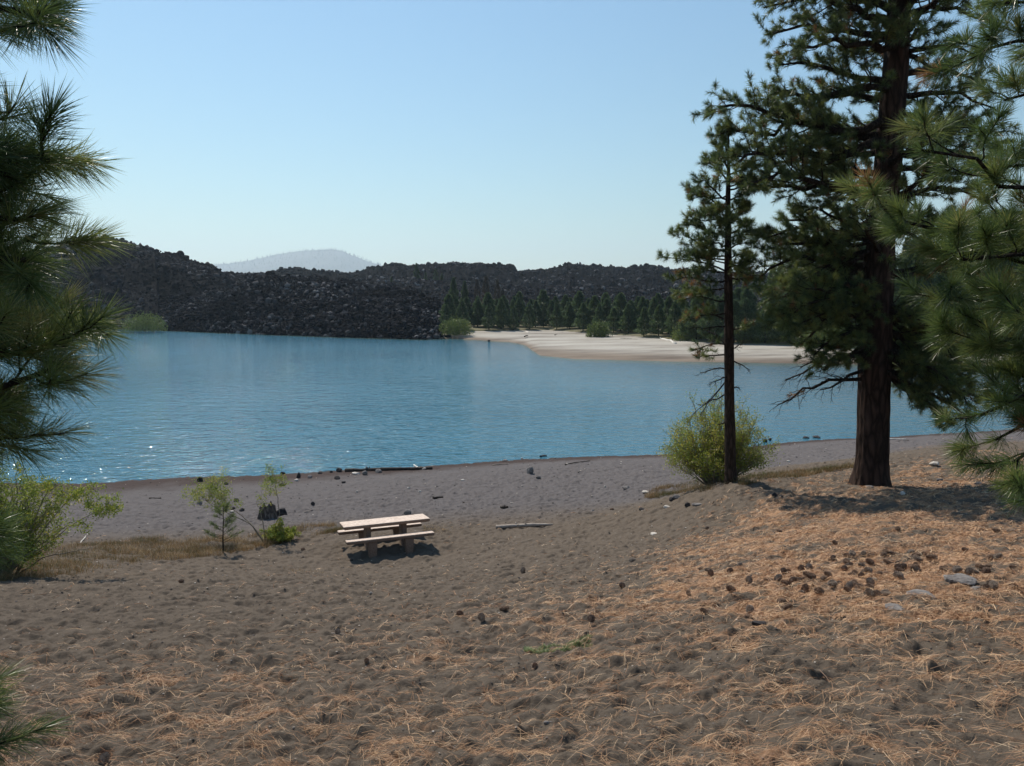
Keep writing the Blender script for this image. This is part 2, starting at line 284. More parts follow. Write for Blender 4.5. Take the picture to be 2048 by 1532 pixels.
def rough(x, y, k): return k*((fbm(x*.12, y*.12, 3, 61)-.5)*1.6+(fbm(x*.5, y*.5, 3, 62)-.5)*1.0+np.abs(fbm(x*.25, y*.25, 3, 63)-.5)*1.5)
def hill(name, p0, p1, n, foot, ridge_d, sil, nt_, k, zfoot=0.0, back=.25, seed=0):
    def zf(PX, TT, x, y):
        t = TT/(1-back); zr = zat(sil(PX), ridge_d(PX)); prof = np.where(t < 1, np.clip(t, 0, 1)**.72, 1-(t-1)*1.2)
        prof = prof+.16*np.sin(np.clip(t, 0, 1)*math.pi)*((fbm(x*.035+seed, y*.05, 3, 64+seed)-.5)*3-.5*np.abs(fbm(x*.06+seed, y*.03, 2, 74+seed)-.5))
        return zfoot-.6+(zr-zfoot+.6)*prof+rough(x, y, k)*np.clip(t*6, 0, 1)*np.where(t < 1, 1, 1)
    f1 = lambda q: foot(q)+(ridge_d(q)-foot(q))/(1-back)
    return fan(name, np.linspace(p0, p1, n), foot, f1, nt_, zf, LAVA)
rngR = np.random.default_rng(5)
ICO_V = []; 
_t = (1+5**.5)/2
ICO_V = np.array([(-1, _t, 0), (1, _t, 0), (-1, -_t, 0), (1, -_t, 0), (0, -1, _t), (0, 1, _t), (0, -1, -_t), (0, 1, -_t), (_t, 0, -1), (_t, 0, 1), (-_t, 0, -1), (-_t, 0, 1)])/1.902
ICO_F = np.array([(0, 11, 5), (0, 5, 1), (0, 1, 7), (0, 7, 10), (0, 10, 11), (1, 5, 9), (5, 11, 4), (11, 10, 2), (10, 7, 6), (7, 1, 8), (3, 9, 4), (3, 4, 2), (3, 2, 6), (3, 6, 8), (3, 8, 9), (4, 9, 5), (2, 4, 11), (6, 2, 10), (8, 6, 7), (9, 8, 1)])
def rubble(name, X_, Y_, Z_, cnt, s0, s1, label, seed, wt=None):
    rg = np.random.default_rng(seed); nr, nc = X_.shape; p = None
    if wt is not None: w_ = wt.ravel().astype(float); idx = rg.choice(nr*nc, cnt, p=w_/w_.sum())
    else: idx = rg.integers(0, nr*nc, cnt)
    c = np.stack([X_.ravel()[idx], Y_.ravel()[idx], Z_.ravel()[idx]], -1)+rg.normal(0, .5, (cnt, 3))*[1, 1, .3]
    s = s0*(s1/s0)**(rg.random(cnt)**3.2); sc = rg.uniform(.5, 1.25, (cnt, 3))*s[:, None]
    V = ICO_V[None]*(1+rg.uniform(-.28, .28, (cnt, 12, 1)))
    V = V*sc[:, None]; a = rg.uniform(0, 6.28, cnt); b = rg.normal(0, .5, cnt)
    ca, sa, cb, sb = np.cos(a)[:, None], np.sin(a)[:, None], np.cos(b)[:, None], np.sin(b)[:, None]
    x, y, z = V[..., 0], V[..., 1], V[..., 2]; y, z = y*cb-z*sb, y*sb+z*cb; x, y = x*ca-y*sa, x*sa+y*ca
    V = np.stack([x, y, z], -1)+c[:, None]
    Fc = (ICO_F[None]+np.arange(cnt)[:, None, None]*12).reshape(-1, 3); tn = np.clip(.75*rg.random(cnt)**1.6+1.1*(fbm(c[:, 0]*.035, c[:, 1]*.06, 3, seed+40)-.42)+.34*sstep(7.0, .5, c[:, 2])*rg.random(cnt)+.05, 0, 1); m_ = MB(); m_.add(V.reshape(-1, 3), t=Fc, a=np.repeat(tn, 12))
    o = m_.build(name, LAVAR, attr='tint'); tag(o, label, 'lava rubble', kind='stuff'); return o
foot0 = lambda q: DS(q)-1.0
A = hill('lava_mound', 60, 925, 700, foot0, lambda q: DS(q)+45+10*np.sin(q/90.), FR, 150, .9)
B = hill('lava_hill', -1500, 800, 900, lambda q: np.where(q < 320, DS(q)-1.0, DS(q)+25), lambda q: 300.+0*q, LH, 160, 1.2, seed=3)
Cc = hill('lava_ridge', 540, 2100, 700, lambda q: 235.+0*q, lambda q: 330.+0*q, MR, 90, 1.2, zfoot=2, seed=5)
Dd = hill('lava_range', 300, 3500, 1100, lambda q: 340.+0*q, lambda q: 500.+20*np.sin(q/150.), BR, 110, 2.2, zfoot=4, seed=7)
rubble('lava_rubble', *A, 60000, .13, .85, 'loose dark blocks piled on the low lava mound at the waterline', 1)
rubble('lava_rubble', *B, 50000, .2, 1.25, 'dark blocks strewn over the tall lava hill on the left', 2, wt=(np.abs(B[0]) < 400)*1.0)
rubble('lava_rubble', *Cc, 22000, .25, 1.2, 'dark blocks on the middle lava ridge behind the young pines', 3)
rubble('lava_rubble', *Dd, 36000, .45, 1.9, 'bluish blocks along the farthest lava skyline', 4)
# distant mountain
MT = ip([(-1500, 575), (300, 560), (380, 535), (470, 526), (520, 518), (560, 508), (600, 503), (640, 500), (670, 498), (690, 502), (710, 511), (740, 523), (760, 529), (900, 565), (2500, 590)])
MTN = simple('forested_slope', [(.3, (.05, .06, .05)), (.7, (.10, .10, .085))], .004, bump=0)
def mz(PX, TT, x, y):
    zr = zat(MT(PX), 9200.); t = TT/.75; return -3+(zr+3)*np.where(t < 1, np.clip(t, 0, 1)**.8, 1-(t-1))+30*(fbm(x*.0028, y*.0028, 4, 91)-.5)*np.clip(t*4, 0, 1)*np.where(t < .99, 1, .3)
Mx, My, Mz = fan('mountain', np.linspace(-1400, 2400, 500), lambda q: 6800.+0*q, lambda q: 10000.+0*q, 90, mz, MTN)
rg = np.random.default_rng(9); m = MB(); n1 = 1500; idx_c = rg.integers(int((300+1400)/3800*500), int((880+1400)/3800*500), n1); idx_r = np.where(rg.random(n1) < .45, rg.integers(63, 68, n1), rg.integers(30, 66, n1))
bx, by, bz = Mx[idx_r, idx_c]+rg.normal(0, 18, n1), My[idx_r, idx_c], Mz[idx_r, idx_c]-3; h = rg.uniform(14, 40, n1); r_ = h*.13
ang = np.array([0, 2.09, 4.19]); base = np.stack([bx[:, None]+r_[:, None]*np.cos(ang), by[:, None]+r_[:, None]*np.sin(ang), np.repeat(bz[:, None], 3, 1)], -1)
V = np.concatenate([base, np.stack([bx, by, bz+h], -1)[:, None]], 1).reshape(-1, 3); o_ = np.arange(n1)[:, None, None]*4
m.add(V, t=(np.array([(0, 1, 3), (1, 2, 3), (2, 0, 3)])[None]+o_).reshape(-1, 3)); tag(m.build('mountain_forest', MTN), 'tiny hazy conifers along the distant mountain', 'forest', kind='stuff')
# ------------------------------------------------------------------ water
def water_mat():
    m, t, b, n, l = nmat('lake_water'); tc = n.new('ShaderNodeTexCoord')
    b.inputs['Roughness'].default_value = .06; b.inputs['IOR'].default_value = 1.33
    mp = n.new('ShaderNodeMapping'); mp.inputs['Scale'].default_value = (.55, 1.0, 1); mp.inputs['Rotation'].default_value = (0, 0, .12); l.new(tc.outputs['Object'], mp.inputs[0])
    def N(sc, d): q = n.new('ShaderNodeTexNoise'); q.inputs['Scale'].default_value = sc; q.inputs['Detail'].default_value = d; q.inputs['Distortion'].default_value = .6; l.new(mp.outputs[0], q.inputs['Vector']); return q
    a = N(3.2, 3); c = N(.9, 2)
    b1 = n.new('ShaderNodeBump'); b1.inputs['Strength'].default_value = 1; b1.inputs['Distance'].default_value = .11; l.new(a.outputs[0], b1.inputs['Height'])
    b2 = n.new('ShaderNodeBump'); b2.inputs['Strength'].default_value = 1; b2.inputs['Distance'].default_value = .16; l.new(c.outputs[0], b2.inputs['Height']); l.new(b1.outputs[0], b2.inputs['Normal']); l.new(b2.outputs[0], b.inputs['Normal'])
    k = n.new('ShaderNodeTexNoise'); k.inputs['Scale'].default_value = .02; k.inputs['Detail'].default_value = 4; l.new(tc.outputs['Object'], k.inputs['Vector'])
    r = ramp(n, [(.35, (.022, .105, .155)), (.65, (.052, .168, .235))]); l.new(k.outputs[0], r.inputs[0])
    at = n.new('ShaderNodeAttribute'); at.attribute_name = 'shallow'; mx = n.new('ShaderNodeMixRGB'); l.new(at.outputs['Fac'], mx.inputs[0]); l.new(r.outputs[0], mx.inputs[1]); mx.inputs[2].default_value = (.085, .12, .075, 1)
    l.new(mx.outputs[0], b.inputs['Base Color']); return m
pxs = np.linspace(-2200, 4300, 500); tt = np.linspace(0, 1, 120); PX, TT = np.meshgrid(pxs, tt); d1 = DS(PX)+3; D = 24+(d1-24)*TT
Xx = (PX-1024)/F*D; sh = sstep(7, .5, (DS(PX)-D)*(.7+.6*fbm(Xx*.05, D*.05, 2, 4)))*.8
m = MB(); m.add(np.stack([Xx, D, 0*D], -1), grid_faces(len(tt), len(pxs)))
wo = m.build('water', water_mat(), smooth=True, attrs={'shallow': sh.ravel()}); tag(wo, kind='structure')
# ------------------------------------------------------------------ wood and foliage builders
def norm(v): return v/(np.linalg.norm(v, axis=-1, keepdims=True)+1e-9)
def tube(mb, pts, rad, ns=6, cap=True):
    pts = np.asarray(pts, float); rad = np.asarray(rad, float); n = len(pts); tan = norm(np.gradient(pts, axis=0))
    up = np.array([0, 0, 1.]) if abs(tan[0, 2]) < .9 else np.array([1., 0, 0]); a = norm(np.cross(tan, up)); b = np.cross(tan, a)
    th_ = np.linspace(0, 2*math.pi, ns, endpoint=False)
    V = pts[:, None]+rad[:, None, None]*(a[:, None]*np.cos(th_)[None, :, None]+b[:, None]*np.sin(th_)[None, :, None])
    i = np.arange(n*ns).reshape(n, ns); j = np.roll(i, -1, 1)
    q = np.stack([i[:-1], j[:-1], j[1:], i[1:]], -1).reshape(-1, 4); V = V.reshape(-1, 3); t = []
    if cap:
        V = np.concatenate([V, pts[:1], pts[-1:]]); c0 = n*ns; c1 = c0+1
        t = [(c0, (k+1) % ns, k) for k in range(ns)]+[(c1, i[-1, k], i[-1, (k+1) % ns]) for k in range(ns)]
    mb.add(V, q, t)
def bez(p0, p1, lift, n, wob, rg):
    t = np.linspace(0, 1, n)[:, None]; L = np.linalg.norm(p1-p0); mid = (p0+p1)/2+np.array([0, 0, lift*L])
    p = (1-t)**2*p0+2*t*(1-t)*mid+t*t*p1; w_ = rg.normal(0, 1, (n, 3)); w_ = np.cumsum(w_, 0); w_ -= t*w_[-1]; w_ -= (1-t)*w_[0]
    return p+w_*wob*L/math.sqrt(n)
class Fol:
    def __init__(s): s.c = []; s.a = []; s.t = []
    def add(s, c, a, t): s.c.append(c); s.a.append(a); s.t.append(t)
    def mesh(s, N, L, W, rg, brush=.12, spread=(.35, 1.25), tri=False):
        c = np.array(s.c); a = norm(np.array(s.a)); t = np.array(s.t); n = len(c)
        h = np.where(np.abs(a[:, 2:3]) < .9, np.array([[0, 0, 1.]]), np.array([[1., 0, 0]])); u = norm(np.cross(a, h)); v = np.cross(a, u)
        ph = rg.uniform(0, 2*math.pi, (n, N)); f = rg.random((n, N)); th_ = spread[1]+(spread[0]-spread[1])*f+rg.normal(0, .16, (n, N))
        d = a[:, None]*np.cos(th_)[..., None]+(u[:, None]*np.cos(ph)[..., None]+v[:, None]*np.sin(ph)[..., None])*np.sin(th_)[..., None]
        base = c[:, None]+a[:, None]*((f-1)*brush)[..., None]; LL = L*rg.uniform(.72, 1.08, (n, N))[..., None]
        tip = base+d*LL+np.array([0, 0, -.12])*LL*np.abs(d[..., :1]+.2); sd_ = norm(np.cross(d, rg.normal(0, 1, (n, N, 3))))*W/2
        mid = base+(tip-base)*.5+np.array([0, 0, .02])*LL
        if tri:
            V = np.stack([base-sd_, base+sd_, tip], 2).reshape(-1, 3); tr = np.arange(n*N)[:, None]*3+np.array([[0, 1, 2]]); m_ = MB()
            tint = np.repeat(np.clip(t[:, None]+rg.normal(0, .07, (n, N)), 0, np.where(t[:, None] < .88, .85, 1.)).ravel(), 3); m_.add(V, None, tr, tint); return m_
        V = np.stack([base-sd_*.6, base+sd_*.6, mid+sd_, tip, mid-sd_], 2).reshape(-1, 3)   # 5 verts: quad + tri
        k = np.arange(n*N)[:, None]*5; q = k+np.array([[0, 1, 2, 4]]); tr = k+np.array([[4, 2, 3]])
        tint = np.repeat(np.clip(t[:, None]+rg.normal(0, .07, (n, N)), 0, .85*(t[:, None] < .88)+1.0*(t[:, None] >= .88)).ravel(), 5)
        m_ = MB(); m_.add(V, q, tr, tint); return m_
def limb(wood, fol, p0, p1, r0, rg, lift=.08, dens=1., fstart=.35, dead=False, sublen=.36, tw=.13, updir=.35, curl=0, brown=.02, ns=6, nsub=None, step=7.5, twk=1.0, bend=.0, maxsub=1.5, tb=0.):
    L = np.linalg.norm(p1-p0); n = max(7, int(L*3)); pts = bez(p0, p1, lift, n, .075, rg); tt_ = np.linspace(0, 1, n); pts[:, 2] += bend*L*np.sin(tt_*2*math.pi)
    tube(wood, pts, r0*(1-tt_*.82)+.004, ns); tang = norm(np.gradient(pts, axis=0))
    K_ = nsub or max(6, int(L*step*dens)); side = 1
    for k in range(K_):
        t = fstart*.6+(1-fstart*.6)*((k+.5)/K_) if not dead else .2+.8*(k+.5)/K_
        i = min(n-2, int(t*(n-1))); fr = t*(n-1)-i; p = pts[i]*(1-fr)+pts[i+1]*fr; tg = tang[i]; side = -side
        lat = norm(np.cross(tg, [0, 0, 1.]))*side; an = rg.uniform(.5, 1.15); d = tg*math.cos(an)+lat*math.sin(an)*rg.uniform(.4, 1)+np.array([0, 0, 1])*rg.normal(updir if not dead else -.25, .35)
        d = norm(d); sl_ = L*sublen*(1-.55*t)*rg.uniform(.55, 1.15); sl_ = min(sl_, maxsub)
        q = bez(p, p+d*sl_, -.1 if not dead else .1, 5, .09, rg); tube(wood, q, np.linspace(max(.006, r0*.28*(1-.6*t)), .004, 5), 4, False)
        ntw = max(2, int(sl_/tw*twk)); qt = norm(np.gradient(q, axis=0))
        for j in range(ntw):
            s = .35+.65*(j+rg.random())/ntw; s = min(s, .999); ii = min(3, int(s*4)); ff = s*4-ii; c = q[ii]*(1-ff)+q[ii+1]*ff
            dd = norm(qt[ii]+rg.normal(0, .55, 3)+np.array([0, 0, updir if not dead else -.1])); e = c+dd*rg.uniform(.5, 1.4)*tw
            tube(wood, np.array([c, (c+e)/2+rg.normal(0, .008, 3), e]), [.005, .004, .003], 3, False)
            if not dead and t > fstart*.55 and rg.random() < dens+.35: fol.add(e, dd, min(.86, tb+rg.random()*.8) if rg.random() > brown else rg.uniform(.92, 1))
        if not dead: fol.add(q[-1], qt[-1]+[0, 0, updir*.6], rg.random()*.8)
    if not dead: fol.add(pts[-1], tang[-1]+[0, 0, .3], rg.random()*.6)
# ---- big ponderosa
def trunk_pts(tab, D): return np.array([P(a, b, D) for a, b, c in tab]), np.array([c/F*D/2 for a, b, c in tab])
def bark_trunk(tab, D, ns=40, seg=90, rough=.06, seed=1, flare=0):
    pts, rad = trunk_pts(tab, D); zz = pts[:, 2]; o = np.argsort(zz); zs = np.linspace(zz.min(), zz.max(), seg)
    xs = np.interp(zs, zz[o], pts[o, 0]); ys = np.interp(zs, zz[o], pts[o, 1]); rs = np.interp(zs, zz[o], rad[o])
    th_ = np.linspace(0, 2*math.pi, ns, endpoint=False); A_, Z_ = np.meshgrid(th_, zs)
    nz = fbm(np.cos(A_)*3+np.sin(A_)*1.7+7, Z_*1.1, 3, seed)+.8*np.abs(vnoise(A_/6.2832*15, Z_*.9, seed+3)-.5)
    nz[:, 0:1] = nz[:, 0:1]
    R_ = rs[:, None]*(1+rough*(nz-.7)*2+flare*np.exp(-(Z_-zs[0])*2.2)*(.5+.5*np.cos(A_*5+.7)))
    V = np.stack([xs[:, None]+R_*np.cos(A_), ys[:, None]+R_*np.sin(A_), Z_], -1)
    i = np.arange(seg*ns).reshape(seg, ns); j = np.roll(i, -1, 1); q = np.stack([i[:-1], j[:-1], j[1:], i[1:]], -1).reshape(-1, 4)
    m_ = MB(); m_.add(V.reshape(-1, 3), q); at = lambda z: np.array([np.interp(z, zs, xs), np.interp(z, zs, ys), z]); ra = lambda z: float(np.interp(z, zs, rs)); return m_, at, ra
def make_big():
    rg = np.random.default_rng(11); D0 = 20.
    tab = [(1740, 1000, 88), (1741, 972, 78), (1742, 945, 67), (1745, 900, 63), (1750, 750, 60), (1755, 600, 57), (1765, 450, 52), (1778, 300, 49), (1790, 150, 45), (1800, 0, 41), (1806, -150, 35), (1810, -400, 24), (1813, -640, 10)]
    tm, at, ra = bark_trunk(tab, D0, 64, 200, .10, 4, .20)
    base = tuple(at(float(tps(np.array([9.55]), np.array([20.]))[0]))); root = empty('pine_tree', base)
    tag(root, 'big dark ponderosa pine with thick furrowed trunk standing on the right bank', 'tree')
    tm.build('trunk', BARK, root, base, True); wood = MB(); fol = Fol()
    LM = [(-60, 1540, -60, .5), (30, 1528, 15, 0), (70, 1532, 70, .4), (50, 1560, -10, -.8), (110, 1590, 95, -1), (165, 1560, 130, .3), (170, 1548, 185, -.4), (200, 1560, 215, .8), (250, 1437, 215, -.3), (270, 1440, 265, .3), (285, 1470, 330, -.5), (300, 1540, 300, 1),
          (385, 1500, 375, .2), (350, 1540, 340, .9), (372, 1482, 352, -.9), (475, 1530, 500, .2), (500, 1515, 560, -.5), (540, 1535, 600, .6), (480, 1570, 440, 1), (590, 1590, 650, .2), (570, 1560, 640, -.9), (620, 1600, 690, -.5), (640, 1580, 620, .9), (690, 1640, 720, -.3),
          (30, 1965, 40, .3), (-40, 1950, -30, -.4), (100, 1950, 110, -.5), (150, 1975, 160, .4), (180, 1985, 215, 0), (230, 1950, 255, -.8), (250, 1995, 300, .6), (300, 2025, 325, 0), (330, 1990, 360, -.7), (380, 1960, 400, .6), (450, 1940, 440, 0), (560, 1890, 540, .4), (630, 1905, 640, .3), (650, 1945, 745, -.2), (670, 1950, 790, .4), (700, 1905, 800, -.6), (715, 1930, 830, .1), (600, 1920, 700, -.8)]
    LM += [(-150, 1560, -170, 0), (-160, 1990, -180, 0), (-280, 1600, -320, 0), (-300, 1980, -340, 0), (-420, 1660, -480, 0), (-430, 1930, -490, 0)]
    for s, ex, ey, dd in LM:
        z0 = P(1770, s, D0)[2]; p0 = at(z0); p1 = P(ex, ey, D0+dd*1.6); L = np.linalg.norm(p1-p0); lf = rg.uniform(.02, .13)
        limb(wood, fol, p0, p1, .045+.016*L, rg, lift=lf, dens=1.0, fstart=.22, ns=8, brown=.03, sublen=.36, updir=.22, step=8.5, twk=1.3, bend=rg.uniform(-.06, .03), maxsub=1.15)
    for s, ex, ey, dd in [l_ for l_ in LM if l_[0] > 440]+[l_ for l_ in LM if l_[0] > 560 and l_[1] > 1800]:
        z0 = P(1770, s+rg.uniform(-18, 18), D0)[2]; p0 = at(z0); p1 = P(ex+rg.uniform(-30, 30)-(ex-1760)*.12, ey+rg.uniform(-30, 30), D0+rg.uniform(-1.6, 1.6)); limb(wood, fol, p0, p1, .07, rg, lift=rg.uniform(0, .1), fstart=.25, ns=8, sublen=.38, updir=.1, step=9., twk=1.3, bend=rg.uniform(-.05, .03), maxsub=1.2)
    for k in range(46):                                          # limbs towards and away from the viewer
        z0 = rg.uniform(8.3, 21); a = rg.choice([math.pi/2, -math.pi/2])+rg.normal(0, .6); a = abs(a) if z0 < 14 and k % 4 else a; L = (1.4+2.6*min(1, (23.5-z0)/6))*rg.uniform(.65, 1); p0 = at(z0)
        p1 = p0+np.array([math.cos(a)*L*.9, math.sin(a)*L, rg.normal(.1, .45)]); limb(wood, fol, p0, p1, .045+.013*L, rg, lift=.06, dens=.85, fstart=.3, brown=.03, sublen=.4, updir=.25, bend=rg.uniform(-.05, .03), maxsub=1.2)
    for s, ex, ey, dd in [(700, 1570, 760, -.3), (745, 1555, 810, 0), (690, 1600, 735, .5), (730, 1640, 780, -.6), (500, 1600, 560, -.6), (560, 1570, 590, .5)]:
        z0 = P(1750, s, D0)[2]; p0 = at(z0); p1 = P(ex, ey, D0+dd); limb(wood, fol, p0, p1, .06, rg, lift=.04, dead=True, sublen=.42)
    fol.add(P(1590, 790, 20), np.array([-1, 0, -.3]), .98); fol.add(P(1578, 792, 20), np.array([-1, 0, -.3]), .97); fol.add(P(1605, 783, 20), np.array([-1, 0, -.3]), .98)
    wood.build('limbs', TWIG, root, base, True); print('big tufts', len(fol.c))
    fol.mesh(38, .17, .011, rg, .10, tri=True).build('crown', NEEDLE, root, base, attr='tint'); return root
def make_slim():
    rg = np.random.default_rng(23); D0 = 20.5
    tab = [(1464, 985, 34), (1463, 962, 27), (1461, 930, 23), (1459, 800, 20), (1458, 700, 19), (1457, 600, 17), (1456, 500, 14), (1456, 400, 10), (1457, 340, 7), (1457, 290, 4), (1456, 268, 2)]
    tm, at, ra = bark_trunk(tab, D0, 28, 120, .07, 14, .05); base = tuple(at(float(tps(np.array([5.98]), np.array([D0]))[0]))); root = empty('pine_tree', base)
    tag(root, 'slender young pine with bare lower trunk rising through the willow bush', 'tree'); tm.build('trunk', SLIMBARK, root, base, True); wood = MB(); fol = Fol()
    LM = [(545, 1328, 515, -.3), (500, 1345, 470, .5), (470, 1372, 450, .2), (440, 1378, 440, -.5), (420, 1376, 380, .3), (400, 1400, 360, -.6), (390, 1380, 400, 0), (360, 1415, 320, 0), (340, 1430, 290, .3), (330, 1480, 300, -.2), (310, 1440, 262, .1), (350, 1505, 330, 0), (380, 1512, 360, .3),
          (400, 1500, 380, -.5), (430, 1495, 420, 0), (470, 1495, 450, .4), (560, 1345, 560, -.4), (575, 1360, 590, .5), (600, 1365, 600, 0), (520, 1375, 510, .8), (625, 1375, 640, -.5), (640, 1385, 620, .4), (560, 1500, 560, .3), (520, 1490, 540, -.6), (690, 1388, 700, 0), (660, 1500, 650, .3), (710, 1395, 715, .6), (290, 1458, 255, 0), (490, 1400, 480, -1), (450, 1410, 420, .9)]
    for s, ex, ey, dd in LM:
        p0 = at(P(1456, s, D0)[2]); p1 = P(ex, ey, D0+dd); limb(wood, fol, p0, p1, .025, rg, lift=.03, dens=.8 if s < 580 else .35, fstart=.35, sublen=.36, brown=.02 if s < 560 else .15, nsub=14 if s < 640 else 6, twk=1.15, updir=.3, bend=rg.uniform(-.05, .02))
    for k in range(16):
        z0 = rg.uniform(8.6, 12.3); a = rg.uniform(0, 6.28); L = (.5+.9*min(1, (13.2-z0)/3))*rg.uniform(.6, 1); p0 = at(z0); p1 = p0+np.array([math.cos(a)*L*.7, math.sin(a)*L, .1*L]); limb(wood, fol, p0, p1, .02, rg, dens=.7, brown=.02, nsub=11, twk=1.2)
    for s, ex, ey, dd in [(755, 1400, 830, 0), (785, 1385, 830, .3), (760, 1418, 770, -.5), (740, 1400, 745, .4), (690, 1410, 660, .5), (720, 1500, 740, 0), (775, 1478, 774, 0), (650, 1385, 655, 0), (845, 1435, 850, 0), (700, 1485, 690, .5)]:
        p0 = at(P(1458, s, D0)[2]); limb(wood, fol, p0, P(ex, ey, D0+dd), .022, rg, lift=.12, dead=True, nsub=7)
    wood.build('limbs', TWIG, root, base, True); fol.mesh(38, .165, .011, rg, .1, tri=True).build('crown', NEEDLE, root, base, attr='tint'); print('slim', len(fol.c))
def make_near(tx, ty, limbs, label, seed, W, N, height, D0, stp=6.5, msub=.36):
    rg = np.random.default_rng(seed); z0 = float(tps(np.array([tx]), np.array([ty]))[0]); base = (tx, ty, z0); root = empty('pine_tree', base); tag(root, label, 'tree')
    zs = np.linspace(-.2, height, 30); pts = np.stack([tx+.03*np.sin(zs), ty+.03*np.cos(zs*1.3), z0+zs], -1); t = MB(); tube(t, pts, .17*(1-zs/height*.85)+.02, 24); t.build('trunk', BARK, root, base, True)
    wood = MB(); fol = Fol()
    for s, ex, ey, De, lf, kw in limbs:
        p1 = P(ex, ey, De); zz = P(1024, s, ty)[2]; p0 = np.array([tx, ty, max(z0+.5, min(zz, z0+height-.3))])
        limb(wood, fol, p0, p1, .032, rg, lift=lf, **dict(dict(dens=1., fstart=.35, sublen=.2, tw=.11, updir=.25, brown=.015, ns=8, step=stp, twk=1.3, maxsub=msub), **kw))
    for k in range(14):
        z = rg.uniform(1.5, height-.5); a = rg.uniform(0, 6.28); p0 = np.array([tx, ty, z0+z]); d = np.array([math.cos(a)*1.2, math.sin(a)*1.2, .2]);
        e = p0+d
        if abs(e[0]/max(e[1], .01)) < 1.15 and e[1] > 0: continue
        limb(wood, fol, p0, e, .025, rg, dens=.5)
    wood.build('limbs', TWIG, root, base, True); fol.mesh(N, .17, W, rg, .12, (.3, 1.2)).build('crown', NEEDLE_N, root, base, attr='tint'); print('near', len(fol.c))
thin = dict(step=4.5, twk=1.0); sunlit_tint = dict(tb=.3)  # tb lightens the needle tint: sunlight put into the colour of these boughs
make_big(); make_slim()
make_near(6.9, 6.6, [(60, 1965, 100, 5.6, .02, {}), (-60, 2010, 5, 5.6, 0, {}), (170, 2010, 200, 6.4, .02, {}), (560, 1842, 300, 5.4, -.03, thin), (600, 1752, 400, 5.6, -.02, thin), (560, 1800, 455, 6, 0, thin), (420, 1985, 335, 6.5, 0, {}),
     (480, 1950, 450, 6.6, .03, {}), (560, 1920, 520, 5.3, 0, {}), (620, 1950, 570, 6.8, 0, {}), (640, 1885, 600, 5.6, .03, thin), (680, 1880, 650, 6.2, .03, thin), (700, 1965, 690, 5.4, .03, {}), (760, 1985, 740, 6.5, .04, {}),
     (780, 1962, 830, 5.3, .06, {}), (800, 1990, 880, 5.6, .06, {}), (820, 2025, 925, 5.0, .05, {}), (900, 2050, 960, 5.4, .04, {}), (660, 2030, 620, 5, 0, {}), (500, 2040, 500, 5.8, .03, {})],
     'bright green pine boughs with long needles reaching in along the right side of the view', 31, .0033, 104, 9, 6)
make_near(-4.3, 3.4, [(0, 85, 25, 3.0, .02, {}), (-80, 50, -25, 3.2, .02, {}), (60, 25, 60, 3.4, .02, thin), (160, -45, 175, 2.9, 0, thin), (300, 100, 322, 2.9, .03, {}), (330, 45, 310, 3.3, .02, thin), (380, 0, 385, 3.1, .02, {}), (420, 40, 440, 2.9, 0, {}), (450, 72, 470, 3.1, 0, {}), (500, 58, 520, 2.9, .02, {}), (470, 10, 500, 3.3, 0, {}), (350, 20, 350, 2.8, 0, {}), (540, -50, 560, 3.2, 0, {}),
     (600, -60, 620, 3.4, .02, thin), (740, 130, 690, 3.1, -.02, sunlit_tint), (700, 95, 660, 3.4, .0, sunlit_tint), (760, 100, 740, 2.9, .02, sunlit_tint), (800, 25, 780, 3.2, .02, {}), (830, 0, 860, 2.9, .02, {}), (860, -20, 895, 3.3, .02, thin), (700, 10, 700, 2.8, .02, sunlit_tint), (720, 165, 668, 3.5, -.01, sunlit_tint), (1020, -30, 1060, 3.6, .02, thin), (1100, -10, 1110, 3.9, .02, thin), (1400, -20, 1420, 3.2, .03, {}), (1500, -60, 1500, 3.0, .03, {})],
     'dark long needled pine boughs hanging in along the left side of the view', 37, .0026, 116, 7.0, 3, 6.5, .24)
